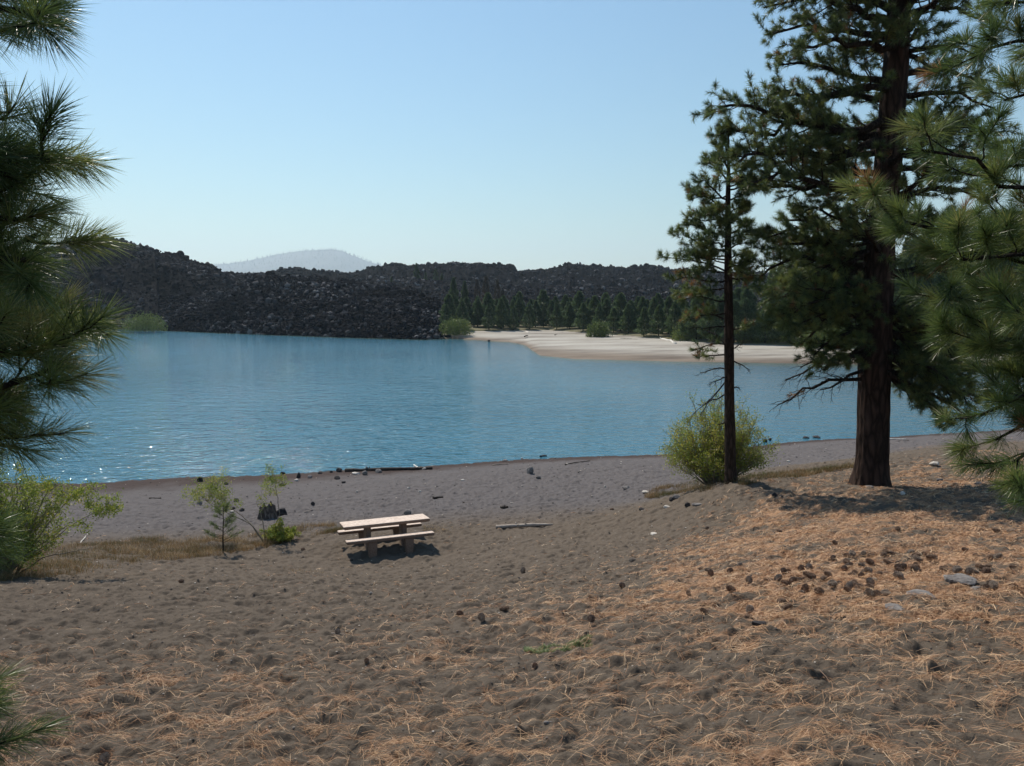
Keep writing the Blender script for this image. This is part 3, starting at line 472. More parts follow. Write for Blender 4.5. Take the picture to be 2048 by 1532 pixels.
# ------------------------------------------------------------------ willows, bushes
def leaves(mb, c, rg, n, L, W, spread, tint):
    p = c+rg.normal(0, spread, (n, 3)); d = norm(rg.normal(0, 1, (n, 3))+[0, 0, .3]); s = norm(np.cross(d, rg.normal(0, 1, (n, 3)))); LL = L*rg.uniform(.6, 1.2, (n, 1))
    V = np.stack([p, p+d*LL*.5+s*W, p+d*LL, p+d*LL*.5-s*W], 1).reshape(-1, 3); k = np.arange(n)[:, None]*4
    mb.add(V, k+np.array([[0, 1, 2, 3]]), None, np.repeat(np.clip(tint+rg.normal(0, .15, n), 0, 1), 4))
def bush(px, py, D, rx, ry, h, nst, label, seed, leafL=.055, leafW=.009, nl=26, name='willow_bush', cat='bush', tw=5, lean=(0, 0), bare=.35, twigs=9, mat=None, floor=None, tint=.45):
    rg = np.random.default_rng(seed); b = G(px, py) if D is None else P(px, py, D)
    if D is not None: b[2] = float(tps(np.array([b[0]]), np.array([b[1]]))[0])
    root = empty(name, tuple(b)); tag(root, label, cat); wood = MB(); lv = MB()
    for k in range(nst):
        a = rg.uniform(0, 6.28); q = rg.random()**.55; e = b+np.array([math.cos(a)*rx*q+lean[0], math.sin(a)*ry*q+lean[1], h*(1-.62*q**1.6)*rg.uniform(.5, 1.1)]); e[:2] = b[:2]+(e[:2]-b[:2])*rg.uniform(.75, 1.15)
        s0 = b+np.array([math.cos(a)*rx*.12, math.sin(a)*ry*.12, -.03]); pts = bez(s0, e, .10, 9, .05, rg); tube(wood, pts, np.linspace(.016, .004, 9), 5, False)
        for j in range(twigs):
            t = rg.uniform(bare, 1); i = min(7, int(t*8)); c = pts[i]*(1-(t*8-i))+pts[i+1]*(t*8-i); dd = norm(rg.normal(0, 1, 3)+norm(pts[i+1]-pts[i])*1.2+[0, 0, .25]); l_ = rg.uniform(.12, .34)*h/2.2
            tube(wood, np.array([c, c+dd*l_*.5+rg.normal(0, .01, 3), c+dd*l_]), [.005, .004, .003], 3, False); tn = np.clip(tint+rg.normal(0, .22), 0, 1)
            for u_ in (.35, .6, .85, 1.05): leaves(lv, c+dd*l_*u_, rg, max(2, nl//4), leafL, leafW, .035*h/2.2+.012, tn)
    wood.build('stems', STEM, root, tuple(b), True); lv.build('leaves', mat or LEAF, root, tuple(b), attr='tint'); return root
bush(1432, 952, 22.3, 1.75, 1.4, 2.95, 150, 'yellow green willow bush growing behind the slender pine trunk', 41, nl=18, leafL=.08, leafW=.012, twigs=12, bare=.3, tint=.66)
bush(-10, 1165, 13.4, 1.35, 1.2, 2.3, 100, 'leafy green willow at the left below the dark pine boughs', 43, nl=30, leafL=.06, leafW=.011, bare=.3, tint=.5)
bush(560, 1078, 21.2, .60, .45, .62, 32, 'low round green bush between the leaning willow stems and the table', 47, nl=24, leafL=.055, leafW=.011, tint=.62)
def sapling(specs, label, name, seed, D, base, cat='shrub', r=.022):
    rg = np.random.default_rng(seed); b = P(base[0], base[1], D); b[2] = float(tps(np.array([b[0]]), np.array([b[1]]))[0])-.02; root = empty(name, tuple(b)); tag(root, label, cat); wood = MB(); lv = MB()
    for pix, leafat, sp_, nl in specs:
        pts = np.array([b]+[P(x, y, D+dd) for x, y, dd in pix]); tt_ = np.linspace(0, len(pts)-1, 14); pts = np.stack([np.interp(tt_, range(len(pts)), pts[:, k]) for k in range(3)], -1)+rg.normal(0, .008, (14, 3)); tube(wood, pts, np.linspace(r, .005, 14), 6)
        for (x, y) in leafat:
            c = P(x, y, D+rg.normal(0, .15)); i = np.argmin(((pts-c)**2).sum(1)); tube(wood, np.array([pts[i], (pts[i]+c)/2+rg.normal(0, .02, 3), c]), [.007, .005, .003], 4, False)
            for j in range(6):
                e = c+rg.normal(0, sp_, 3); tube(wood, np.array([c, (c+e)/2, e]), [.004, .003, .002], 3, False); leaves(lv, e, rg, nl, .06, .011, sp_*.45, np.clip(.55+rg.normal(0, .15), 0, 1))
    wood.build('stems', STEM, root, tuple(b), True); lv.build('leaves', LEAF, root, tuple(b), attr='tint')
sapling([([(505, 1050, 0), (470, 1032, 0), (440, 1020, 0), (415, 1005, 0)], [(392, 983), (402, 990), (412, 975), (420, 985), (430, 995), (440, 990), (445, 1005), (432, 965), (441, 958), (425, 972), (410, 995), (452, 1012), (399, 978)], .15, 38),
         ([(500, 1045, .2), (475, 1025, .3), (455, 1010, .3)], [(450, 1000), (446, 990), (455, 1015)], .13, 24)], 'leaning willow stem with one leafy tuft arching over the small pine sapling', 'willow_sapling', 51, 21.2, (527, 1070))
sapling([([(525, 1040, 0), (518, 1015, 0), (513, 1005, 0)], [(524, 1000), (522, 992), (530, 1010)], .08, 10), ([(560, 1035, 0), (556, 1000, .1), (552, 975, .1), (545, 950, 0)], [(545, 960), (555, 965), (540, 972), (538, 945), (550, 950), (562, 962), (541, 937), (545, 985), (533, 978)], .11, 22)],
        'two upright thin willow stems with sparse yellow leaves beside the stump', 'willow_sapling', 53, 21.4, (530, 1070), r=.016)
sapling([([(60, 1110, 0), (110, 1075, 0), (160, 1040, .1), (205, 1018, .1)], [(205, 1018), (215, 1025), (190, 1022), (225, 1012), (200, 1030), (168, 1045), (216, 1005)], .09, 26), ([(70, 1080, 0), (120, 1020, 0), (150, 985, 0)], [(165, 985), (150, 990), (178, 992), (140, 1000), (188, 978), (120, 1010), (112, 975)], .09, 26),
         ([(60, 1060, -.2), (90, 990, -.2), (120, 965, -.2)], [(95, 975), (110, 968), (85, 985), (125, 990), (75, 970), (60, 955)], .10, 26), ([(90, 1112, .2), (150, 1102, .3), (185, 1095, .3)], [], .1, 5)], 'long arching willow stems reaching right from the left bush towards the water', 'willow_sapling', 59, 13.6, (30, 1150), r=.014)
def small_pine():
    rg = np.random.default_rng(57); b = G(446, 1106); root = empty('pine_sapling', tuple(b)); tag(root, 'small thin pine sapling in the dry grass below the leaning willow', 'tree'); wood = MB(); fol = Fol(); top = P(446, 1008, b[1]); top[0] += 0
    pts = bez(b, top, 0, 10, .01, rg); tube(wood, pts, np.linspace(.022, .006, 10), 6)
    for k in range(26):
        t = .18+.8*(k/26.); i = min(8, int(t*9)); c = pts[i]*(1-(t*9-i))+pts[i+1]*(t*9-i); a = rg.uniform(0, 6.28); L = .5*(1-t)+.1; d = np.array([math.cos(a), math.sin(a), .55])*L; tube(wood, np.array([c, c+d*.5+[0, 0, -.02], c+d]), [.007, .005, .004], 4, False)
        for u_ in (.6, .85, 1): fol.add(c+d*u_, d+[0, 0, .2], rg.uniform(.1, .7))
    fol.add(top, np.array([0, 0, 1.]), .5); wood.build('trunk', TWIG, root, tuple(b), True); fol.mesh(22, .12, .007, rg, .08).build('crown', NEEDLE, root, tuple(b), attr='tint')
small_pine()
# ------------------------------------------------------------------ far conifers and shrubs
def conifer_mesh(seed, h, r, dense, leaf, shape='cone', bare=.06):
    rg = np.random.default_rng(seed); lv = MB(); wd = MB(); tube(wd, [(0, 0, -.5), (0, 0, h*.5), (0, 0, h*.96)], [.02*h, .012*h, .002*h], 6)
    n = dense; zf = rg.random(n)**.85*(1-bare)+bare; prof = (1-zf)**(.8 if shape == 'cone' else .75)*np.clip((zf-bare)*9, .35, 1)
    lump = 1+.35*(np.sin(zf*31+seed)+np.sin(zf*17+seed*2))*.5; a = rg.uniform(0, 6.28, n); bra = np.round(a*2.2+np.floor(zf*13)*1.7)/2.2-np.floor(zf*13)*.77; a = .5*a+.5*bra
    rad = r*prof*lump*(.35+.65*rg.random(n)**.5); c = np.stack([np.cos(a)*rad, np.sin(a)*rad, zf*h], -1)
    d = norm(np.stack([np.cos(a), np.sin(a), rg.uniform(-.1, .9, n)], -1)+rg.normal(0, .35, (n, 3))); s = norm(np.cross(d, rg.normal(0, 1, (n, 3)))); l_ = leaf*rg.uniform(.6, 1.3, (n, 1))
    V = np.stack([c-s*l_*.28, c+s*l_*.28, c+d*l_], 1).reshape(-1, 3); k = np.arange(n)[:, None]*3; lv.add(V, None, k+np.array([[0, 1, 2]]), np.repeat(rg.random(n)*.8+.1, 3)); return lv, wd
DEADFOL = simple('dead_far_needles', [(.3, (.07, .055, .045)), (.7, (.13, .10, .08))], 2, bump=0)
def conifer_proto(seed, h, r, dense, leaf, shape, mat=None):
    lv, wd = conifer_mesh(seed, h, r, dense, leaf, shape); a = wd.build('trunk', TWIG, None, smooth=True); b = lv.build('crown', mat or FARNEEDLE, None, attr='tint'); return a, b
protos = {}
def place(kind, loc, s, rz, label, group, cat='tree', name='pine_tree', sq=1.0):
    a, b, used = protos[kind]; root = empty(name, tuple(loc)); root.rotation_euler = (0, 0, rz); root.scale = (s*sq, s*sq, s); tag(root, label, cat, group)
    for src in (a, b):
        if src is None: continue
        c = src if not used else src.copy()
        if used: COL.objects.link(c)
        c.parent = root
    protos[kind][2] = True; return root
for i in range(5): protos['y%d' % i] = [*conifer_proto(100+i, 7.0, 2.3+.2*(i % 3), 4600, .36, 'oval'), False]
for i in range(4): protos['t%d' % i] = [*conifer_proto(120+i, 20., 3.7+.35*i, 8000, .75, 'cone'), False]
for i in range(2): protos['d%d' % i] = [*conifer_proto(130+i, 12., 2.0, 1400, .6, 'oval', DEADFOL), False]
rg = np.random.default_rng(77); cnt = 0
def base_at(px, off): D = float(DT(px))+off; return np.array([(px-1024)/F*D, D, float(landz(px, D))])
for row, off0 in enumerate((1.5, 7, 14, 22)):
    px = 893+row*5
    while px < 1500:
        off = off0+rg.uniform(-1.5, 3)+(9 if 930 < px < 960 and row == 0 else 0); b = base_at(px, off); top = np.interp(px, [890, 960, 1050, 1150, 1350, 1500], [602, 598, 592, 596, 598, 585])+rg.normal(0, 6)+(12 if row == 0 else 0); hh = max(3.0, zat(top, b[1])-b[2])
        seg = 'at the lava end of the far pine row' if px < 1010 else ('in the middle of the far pine row' if px < 1250 else 'in the far pine row behind the slender pine')
        place('y%d' % rg.integers(5), b, hh/7, rg.uniform(0, 6.28), 'young green pine '+seg+', above pale sand', 'young pines '+seg, sq=rg.uniform(.85, 1.15)); px += rg.uniform(19, 34)/(1+.0*row); cnt += 1
for k in range(75):
    px = rg.uniform(1470, 2250); off = rg.uniform(4, 75); b = base_at(px, off); top = np.interp(px, [1470, 1560, 1650, 1800, 2250], [545, 522, 485, 470, 440])+abs(rg.normal(0, 32)); hh = max(5, zat(top, b[1])-b[2])
    seg = 'behind the big ponderosa trunk' if px < 1800 else 'seen through the right hand pine boughs'
    place('t%d' % rg.integers(4), b, hh/20, rg.uniform(0, 6.28), 'tall dark conifer in the forest '+seg, 'tall conifers '+seg, sq=rg.uniform(.8, 1.1))
for k in range(40):
    px = rg.uniform(1500, 2200); b = base_at(px, rg.uniform(0, 10)); place('y%d' % rg.integers(5), b, rg.uniform(.6, 1.1), rg.uniform(0, 6.28), 'dark young pine along the forest edge right of the slender pine', 'young pines along the right forest edge')
for px, base, top, D, kd, lab in [(785, 580, 553, 300, 't0', 'lone dark conifer on the lava slope, leftmost of the hillside trees'), (835, 572, 527, 330, 't1', 'tallest dark conifer on the lava skyline'), (853, 575, 545, 335, 't2', 'small conifer just right of the tallest skyline conifer'), (873, 575, 538, 340, 't3', 'dark conifer on the lava below the low skyline dip'), (885, 580, 547, 335, 't0', 'short conifer at the right end of the hillside group'),
                           (908, 620, 556, 215, 't2', 'tall conifer at the left end of the far pine row'), (930, 620, 563, 222, 't1', 'tall conifer second from the left behind the pine row')]:
    b = np.array([(px-1024)/F*D, D, zat(base, D)]); place(kd, b, (zat(top, D)-b[2])/20, px, lab, None)
for px, base, top, D, kd in [(955, 625, 560, 220, 'd0'), (972, 625, 553, 224, 'd1'), (995, 625, 560, 228, 'd0'), (1006, 625, 578, 226, 'd1')]:
    b = np.array([(px-1024)/F*D, D, zat(base, D)]); place(kd, b, (zat(top, D)-b[2])/12, px, 'grey brown half dead conifer standing behind the far pine row', 'half dead conifers behind the far pine row')
FARLEAF = foliage('far_willow_leaves', [(0, (.07, .10, .03)), (.5, (.14, .18, .05)), (1, (.24, .27, .08))], .2)
def farbush(px, py, w_, h_, label, seed, z=.8, dark=0):
    D = float(Dz(px, py, z)); rg = np.random.default_rng(seed); b = np.array([(px-1024)/F*D, D, z-.2]); root = empty('willow_bush', tuple(b)); tag(root, label, 'bush'); R = w_/F*D/2; H = h_/F*D*1.0; lv = MB(); n = int(5200*max(.5, min(1.5, w_/90)))
    a = rg.uniform(0, 6.28, n); u_ = rg.uniform(0, 1, n); ph = np.arccos(u_); q = rg.random(n)**.33; lump = 1+.16*np.sin(a*5+seed)*np.sin(ph*4+seed)+.1*np.sin(a*11+seed); x = np.cos(a)*np.sin(ph)*R*q*lump; y = np.sin(a)*np.sin(ph)*R*.8*q*lump; zz = np.cos(ph)**.75*H*q*lump
    c = np.stack([x, y, zz], -1)+b; d = norm(np.stack([x/R, y/R, np.full(n, .9)], -1)+rg.normal(0, .5, (n, 3))); s = norm(np.cross(d, rg.normal(0, 1, (n, 3)))); l_ = .34*rg.uniform(.6, 1.3, (n, 1))
    V = np.stack([c-s*l_*.25, c+s*l_*.25, c+d*l_], 1).reshape(-1, 3); k = np.arange(n)[:, None]*3; lv.add(V, None, k+np.array([[0, 1, 2]]), np.repeat(np.clip(rg.random(n)*.7+.25-dark, 0, 1), 3)); lv.build('leaves', FARLEAF, root, tuple(b), attr='tint')
    wd = MB()
    for i in range(14):
        a_ = rg.uniform(0, 6.28); e = b+np.array([math.cos(a_)*R*.6, math.sin(a_)*R*.5, H*.6]); tube(wd, bez(b, e, .05, 5, .04, rg), np.linspace(.06, .02, 5), 4, False)
    wd.build('stems', STEM, root, tuple(b))
farbush(912, 669, 66, 33, 'round bright green bush where the lava meets the far beach', 1, dark=0)
farbush(1196, 675, 48, 32, 'round grey green bush standing alone on the far beach before the pines', 2, dark=.25)
farbush(1175, 664, 34, 32, 'small green bush just left behind the lone round beach bush', 3, dark=.15)
farbush(290, 662, 84, 36, 'light green bush at the foot of the tall lava hill', 4, z=.4)
farbush(1385, 684, 84, 40, 'green willow thicket on the far beach left of the slender pine trunk', 5)
farbush(1530, 690, 110, 40, 'dark willow thicket on the far beach right of the slender pine', 6, dark=.2)
farbush(1660, 698, 120, 52, 'green willow thicket on the far beach left of the ponderosa trunk', 7, dark=.15)
farbush(1860, 704, 160, 60, 'green willow thicket on the far beach right of the ponderosa trunk', 8, dark=.1)
farbush(205, 661, 60, 26, 'green shoreline bush half hidden behind the left pine boughs', 9, z=.4)
# ------------------------------------------------------------------ driftwood on the far beach
def log_between(name, a, b, r, mat, label, cat='log', D=None, z=.9, knots=0, seed=0, ground=False, thick_end=1.0, group=None):
    rg = np.random.default_rng(seed+300)
    if ground: p0, p1 = G(*a), G(*b); p0[2] += r*.7; p1[2] += r*.7
    else:
        p0 = P(a[0], a[1], float(Dz(a[0], a[1], z))); p1 = P(b[0], b[1], float(Dz(b[0], b[1], z)))
    pts = bez(p0, p1, .01, 12, .012, rg); tt_ = np.linspace(0, 1, 12); rad = r*(1-.35*tt_)*(1+.12*rg.normal(0, 1, 12)); base = tuple((p0+p1)/2); m_ = MB(); tube(m_, pts, rad, 10)
    for k in range(knots):
        i = rg.integers(1, 10); d = norm(rg.normal(0, 1, 3)+[0, 0, .8]); tube(m_, np.array([pts[i], pts[i]+d*r*1.9]), [r*.45, r*.2], 6)
    o = m_.build(name, mat, None, base, True); tag(o, label, cat, group); return o
log_between('driftwood_log', (1038, 657), (1058, 666), .22, PALEW, 'short white driftwood log lying on the far beach below the young pines', knots=2)
log_between('driftwood_log', (1296, 672), (1352, 687), .25, PALEW, 'long white driftwood log left of the slender pine on the far beach', knots=3, seed=1)
log_between('driftwood_log', (1335, 668), (1362, 672), .16, PALEW, 'thin pale log behind the long white one on the far beach', seed=2)
log_between('driftwood_log', (1497, 684), (1552, 692), .2, PALEW, 'pale driftwood log on the far beach right of the slender pine', seed=3)
log_between('driftwood_log', (1552, 686), (1566, 692), .18, PALEW, 'short pale log next to the ponderosa side of the far beach', seed=4)
log_between('driftwood_log', (985, 663), (1000, 659), .15, DEADW, 'small grey log on the far beach near the bright green bush', seed=5)
log_between('driftwood_log', (1110, 670), (1135, 663), .16, DEADW, 'grey branching log on the far beach left of the round bush', knots=3, seed=6)
log_between('driftwood_log', (1015, 664), (1040, 661), .14, DARKW, 'dark log lying left of the short white driftwood log', seed=7)
log_between('driftwood_root', (1049, 673), (1056, 671), .12, DARKW, 'tiny dark root sticking out of the pale far beach', 'driftwood', knots=4, seed=8)
log_between('driftwood_log', (1240, 677), (1275, 679), .12, DARKW, 'thin dark stick line on the far beach beside the round bush', seed=9)
# ------------------------------------------------------------------ rocks
def rock_mesh(seed, sub=2, flat=.7, jag=.25):
    import bmesh
    rg = np.random.default_rng(seed); bm = bmesh.new(); bmesh.ops.create_icosphere(bm, subdivisions=sub, radius=1)
    cuts = [norm(rg.normal(0, 1, 3)) for _ in range(9)]; cd = rg.uniform(.55, .9, 9); st = rg.uniform(.75, 1.2, 3)
    V = np.array([v.co[:] for v in bm.verts])
    for c, d in zip(cuts, cd):
        s = V@c; V = V-np.where(s > d, (s-d)*.9, 0)[:, None]*c
    V = V*(1+rg.normal(0, .035, (len(V), 1)))*st; V[:, 2] *= flat; V /= np.abs(V[:, 0]).max(); Fc = np.array([[v.index for v in f.verts] for f in bm.faces]); bm.free(); return V, Fc
def rock(px, py, wpx, hpx, mat, label, seed, name='rock', cat='rock', inwater=False, parts=1, group=None):
    b = G(px, py)
    if inwater: D = float(Dz(px, py)); b = np.array([(px-1024)/F*D, D, 0.0])
    R = wpx/F*b[1]/2; Hh = hpx/F*b[1]; m_ = MB(); rg = np.random.default_rng(seed+900)
    for k in range(parts):
        V, Fc = rock_mesh(seed*7+k, 2 if wpx < 24 else 3, 1.0); V = V*[R*(1 if k == 0 else .55), R*(.75 if k == 0 else .5), Hh*.7*(1 if k == 0 else .6)]; V = V+[(R*rg.uniform(-.9, .9)) if k else 0, rg.uniform(-.3, .3)*R if k else 0, Hh*.30]; m_.add(V+b, t=Fc)
    m_.a = [np.full(len(v), .5) for v in m_.v]; o = m_.build(name, mat, None, tuple(b)); o.rotation_euler = (0, 0, 0); tag(o, label, cat, group); return o
Dk, Gy, Wt = ROCKD, ROCKG, ROCKW
for i, (x, y, w_, h_, mt, lab) in enumerate([
    (400, 963, 13, 9, Dk, 'dark angular stone near the waterline above the leafy leaning willow'), (452, 969, 10, 6, Dk, 'small dark stone right of the angular one near the left waterline'), (399, 1008, 12, 7, Gy, 'pale grey stone left of the leaning willow leaves'),
    (472, 1003, 11, 6, Dk, 'dark squarish stone on the sand behind the leaning willow'), (467, 1018, 9, 7, Dk, 'small dark stone touching the leaning willow stems'), (484, 1022, 12, 6, Dk, 'flat dark stone left of the stump'), (463, 1025, 11, 3, Wt, 'flat white stone under the leaning willow stem'),
    (566, 948, 11, 7, Dk, 'dark stone on the waterline beside the upright willow stems'), (564, 971, 14, 6, Dk, 'flat dark stone right of the upright willow stem'), (597, 956, 10, 12, Dk, 'upright dark stone near the waterline left of the dark log'), (592, 961, 10, 5, Wt, 'orange tan stone at the foot of the upright dark stone'),
    (620, 956, 10, 6, Gy, 'light grey stone near the waterline left of the dark log'), (626, 1009, 9, 7, Dk, 'round dark stone alone on the sand right of the stump'), (675, 957, 13, 6, Dk, 'dark flat stone just below the left end of the wet log'), (687, 965, 9, 5, Dk, 'small dark stone below the left end of the wet log'),
    (640, 947, 10, 5, Dk, 'wet black stone in the shallows left of the wet log'), (678, 943, 12, 7, Dk, 'wet black stone at the left tip of the wet log'), (730, 950, 11, 9, Gy, 'round brown stone in front of the wet log'), (757, 945, 14, 7, Gy, 'brown oval stone in front of the middle of the wet log'), (712, 948, 18, 5, Wt, 'flat pale stone slab in front of the wet log'), (848, 939, 9, 5, Wt, 'pale stone at the right end of the wet log'),
    (1060, 947, 15, 15, Gy, 'large upright grey boulder alone on the beach'), (1077, 958, 11, 6, Gy, 'grey stone just below the upright boulder'), (1010, 922, 12, 4, Gy, 'flat light stone in the shallows left of the upright boulder'), (1044, 919, 6, 4, Wt, 'tiny white stone at the waterline above the upright boulder'),
    (1088, 914, 13, 7, Dk, 'black stone standing in the water right of the upright boulder'), (1082, 915, 6, 5, Dk, 'tiny black stone touching the black stone in the water'), (1252, 979, 17, 8, Gy, 'grey pointed stone on the beach left of the willow bush'), (1291, 984, 14, 4, Wt, 'flat tan stone just left of the bush grass'),
    (1210, 975, 6, 4, Wt, 'tiny white stone on open beach left of the pointed stone'), (925, 960, 9, 3, Wt, 'small flat pale stone on open beach right of the wet log'), (817, 977, 6, 3, Wt, 'tiny pale stone on the beach behind the table'), (840, 984, 6, 4, Wt, 'tiny pale round stone on the beach right behind the table'), (714, 984, 5, 4, Wt, 'tiny pale stone on the beach left behind the table'),
    (1308, 1068, 16, 3, Wt, 'flat white stone half sunk in the sand right of the grey log'), (1185, 1022, 9, 4, Gy, 'small brown stone between two cones right of the forked root'), (1345, 1000, 14, 7, Dk, 'dark stone on the bank left of the slender pine'), (1354, 997, 20, 9, Gy, 'large brown stone in the grass left of the slender pine'), (1375, 1012, 13, 6, Dk, 'dark stone on the bank below the willow bush'),
    (1394, 1010, 22, 7, Gy, 'long pinkish stone on the bank below the willow bush'), (1334, 1014, 16, 4, Wt, 'flat pale stone left of the long pinkish bank stone'), (1284, 1018, 14, 4, Dk, 'flat dark stone on the sand left of the bank stones'), (1549, 992, 14, 8, Dk, 'dark stone on the orange bank right of the slender pine'), (1562, 993, 8, 4, Dk, 'small dark stone touching the dark stone on the orange bank'),
    (1870, 933, 24, 8, Wt, 'white flat stone on the bank right of the ponderosa'), (1880, 961, 16, 6, Gy, 'grey stone at the edge of the ponderosa shadow'), (1806, 991, 11, 8, Wt, 'small white pointed stone in the ponderosa shadow'), (1738, 974, 20, 6, Gy, 'pale stone against the foot of the ponderosa'), (1757, 971, 18, 7, Gy, 'grey stone beside the right foot of the ponderosa'),
    (1955, 966, 18, 5, Gy, 'grey stone in the middle of the ponderosa shadow'), (2012, 957, 9, 7, Dk, 'small dark stone at the upper edge of the ponderosa shadow'), (1652, 913, 10, 4, Dk, 'dark stone on the beach left of the ponderosa trunk'), (1577, 923, 9, 4, Wt, 'pale stone on the beach right of the willow bush'),
    (1520, 1246, 34, 20, Dk, 'large black shiny rock at the near edge of the pine cones'), (1093, 1450, 14, 8, Gy, 'small grey stone in the near sand below the green mat plant'), (1250, 1425, 10, 5, Gy, 'grey pebble in the near sand right of the long needle clump'), (742, 1185, 8, 5, Wt, 'tiny white stone in the sand below the table'),
    (1845, 1192, 60, 14, Gy, 'long buried grey rock slab below the pine cones'), (1790, 1212, 46, 9, Gy, 'low grey rock tip left of the buried slab'), (1925, 1172, 52, 17, Gy, 'grey rounded rock showing through litter right of the buried slab'), (1955, 1178, 30, 11, Gy, 'small grey rock against the right side of the rounded rock'), (1345+315, 1352, 9, 6, Wt, 'pale pebble in the right foreground needles'),
    (703, 1121, 8, 6, Dk, 'small dark cone shaped stone at the near corner of the table shadow')]):
    rock(x, y, w_, h_, mt, lab, i+1, parts=2 if w_ > 30 else 1)
for i, (x, y, w_, h_, lab) in enumerate([(1538, 884, 10, 6, 'left black stone in the shallows behind the willow bush'), (1548, 881, 7, 6, 'right black stone in the shallows behind the willow bush'), (1620, 876, 14, 4, 'dark low rock in the shallows left of the ponderosa'), (1642, 875, 16, 4, 'dark rock pair in the shallows just left of the ponderosa'), (978, 683, 6, 4, 'tiny dark rock in the lake near the sand spit'), (656, 946, 8, 5, 'wet stone in the shallows just left of the wet log')]): rock(x, y, w_, h_, Dk, lab, i+200, inwater=True)
rock(815, 1028, 16, 8, Gy, 'grey sloping rock just behind the table top', 301); rock(826, 1029, 8, 5, Dk, 'dark rock touching the grey one behind the table', 302)
rock(564, 1030, 24, 13, Dk, 'black rounded rock to the right of the stump', 303); rock(551, 1031, 10, 9, Dk, 'small black rock between the stump and the rounded rock', 304)
# lava outcrops on the skylines
for i, (x, y, D, s, lab) in enumerate([(360, 508, 300, 1.6, 'knob of lava standing on the slope of the tall hill'), (209, 475, 300, 1.5, 'small lava block on the summit of the tall hill'), (541, 549, 232, 1.5, 'pointed lava block on the top of the near mound'), (1020, 543, 500, 4.4, 'leaning lava block in the notch of the far skyline'), (1032, 546, 500, 2.6, 'small lava block right of the leaning block in the notch'), (87, 571, 240, 1.6, 'reddish lava block on the tall hill beside the pine boughs')]):
    V, Fc = rock_mesh(i+400, 2, 1.0); b = P(x, y, D); m_ = MB(); m_.add(V*[s, s, s*1.1]+b, t=Fc); V2, F2 = rock_mesh(i+450, 2, 1.); m_.add(V2*[s*1.3, s, s*.8]+b+[s*.9, 0, -s*.8], t=F2); tag(m_.build('lava_boulder', ROCKG if i == 5 else LAVA, None, tuple(b)), lab, 'boulder')
# ------------------------------------------------------------------ near driftwood and stump
log_between('driftwood_log', (992, 1056), (1106, 1049), .065, DEADW, 'pale grey split log lying on the sand right of the table', ground=True, knots=4, seed=21)
log_between('wet_log', (690, 943), (865, 938), .10, DARKW, 'long dark wet log lying along the waterline', ground=True, knots=8, seed=22)
log_between('driftwood_branch', (840, 939), (828, 931), .05, PALEW, 'short bleached white branch sticking up behind the wet log', 'branch', ground=True, knots=2, seed=23)
log_between('driftwood_stick', (985, 931), (1016, 928), .03, DEADW, 'pale stick on the beach near the waterline above the grey log', 'stick', ground=True, seed=24)
log_between('driftwood_stick', (1114, 950), (1136, 951), .022, DARKW, 'thin dark stick on the beach right of the upright boulder', 'stick', ground=True, seed=25)
log_between('driftwood_stick', (866, 998), (886, 995), .055, DARKW, 'stubby black driftwood piece behind the right end of the table', 'driftwood', ground=True, knots=2, seed=26)
log_between('driftwood_stick', (926, 1004), (943, 1006), .03, DARKW, 'flat black stick right of the stubby driftwood piece', 'stick', ground=True, seed=27)
log_between('driftwood_root', (1002, 1014), (1016, 1015), .05, DARKW, 'black forked root standing up behind the grey log', 'driftwood', ground=True, knots=5, seed=28)
log_between('driftwood_stick', (298, 997), (322, 997), .03, DARKW, 'thin dark stick on the sand above the left dry grass', 'stick', ground=True, seed=29)
log_between('driftwood_stick', (1772, 879), (1812, 878), .04, PALEW, 'pale forked stick at the waterline right of the ponderosa', 'stick', ground=True, knots=2, seed=30)
log_between('driftwood_stick', (1790, 883), (1818, 882), .03, DARKW, 'brown stick just below the pale stick right of the ponderosa', 'stick', ground=True, seed=31)
log_between('driftwood_stick', (1130, 936-6), (1180, 922), .025, DARKW, 'long thin dark drift line stick on the waterline sand', 'stick', ground=True, seed=32)
log_between('fallen_twig', (1670, 1230), (1705, 1232), .012, DARKW, 'short dark twig on the needles right of the black rock', 'twig', ground=True, seed=33)
log_between('fallen_twig', (608, 1024), (625, 1020), .02, DEADW, 'small grey twig on the sand right of the stump', 'twig', ground=True, seed=34)
log_between('fallen_twig', (160, 1085), (176, 1068), .015, PALEW, 'white forked twig in the sand above the left grass', 'twig', ground=True, seed=35)
log_between('fallen_twig', (640, 1264), (700, 1262), .012, DEADW, 'thin pale twig in the near sand left of the lone cones', 'twig', ground=True, seed=36)
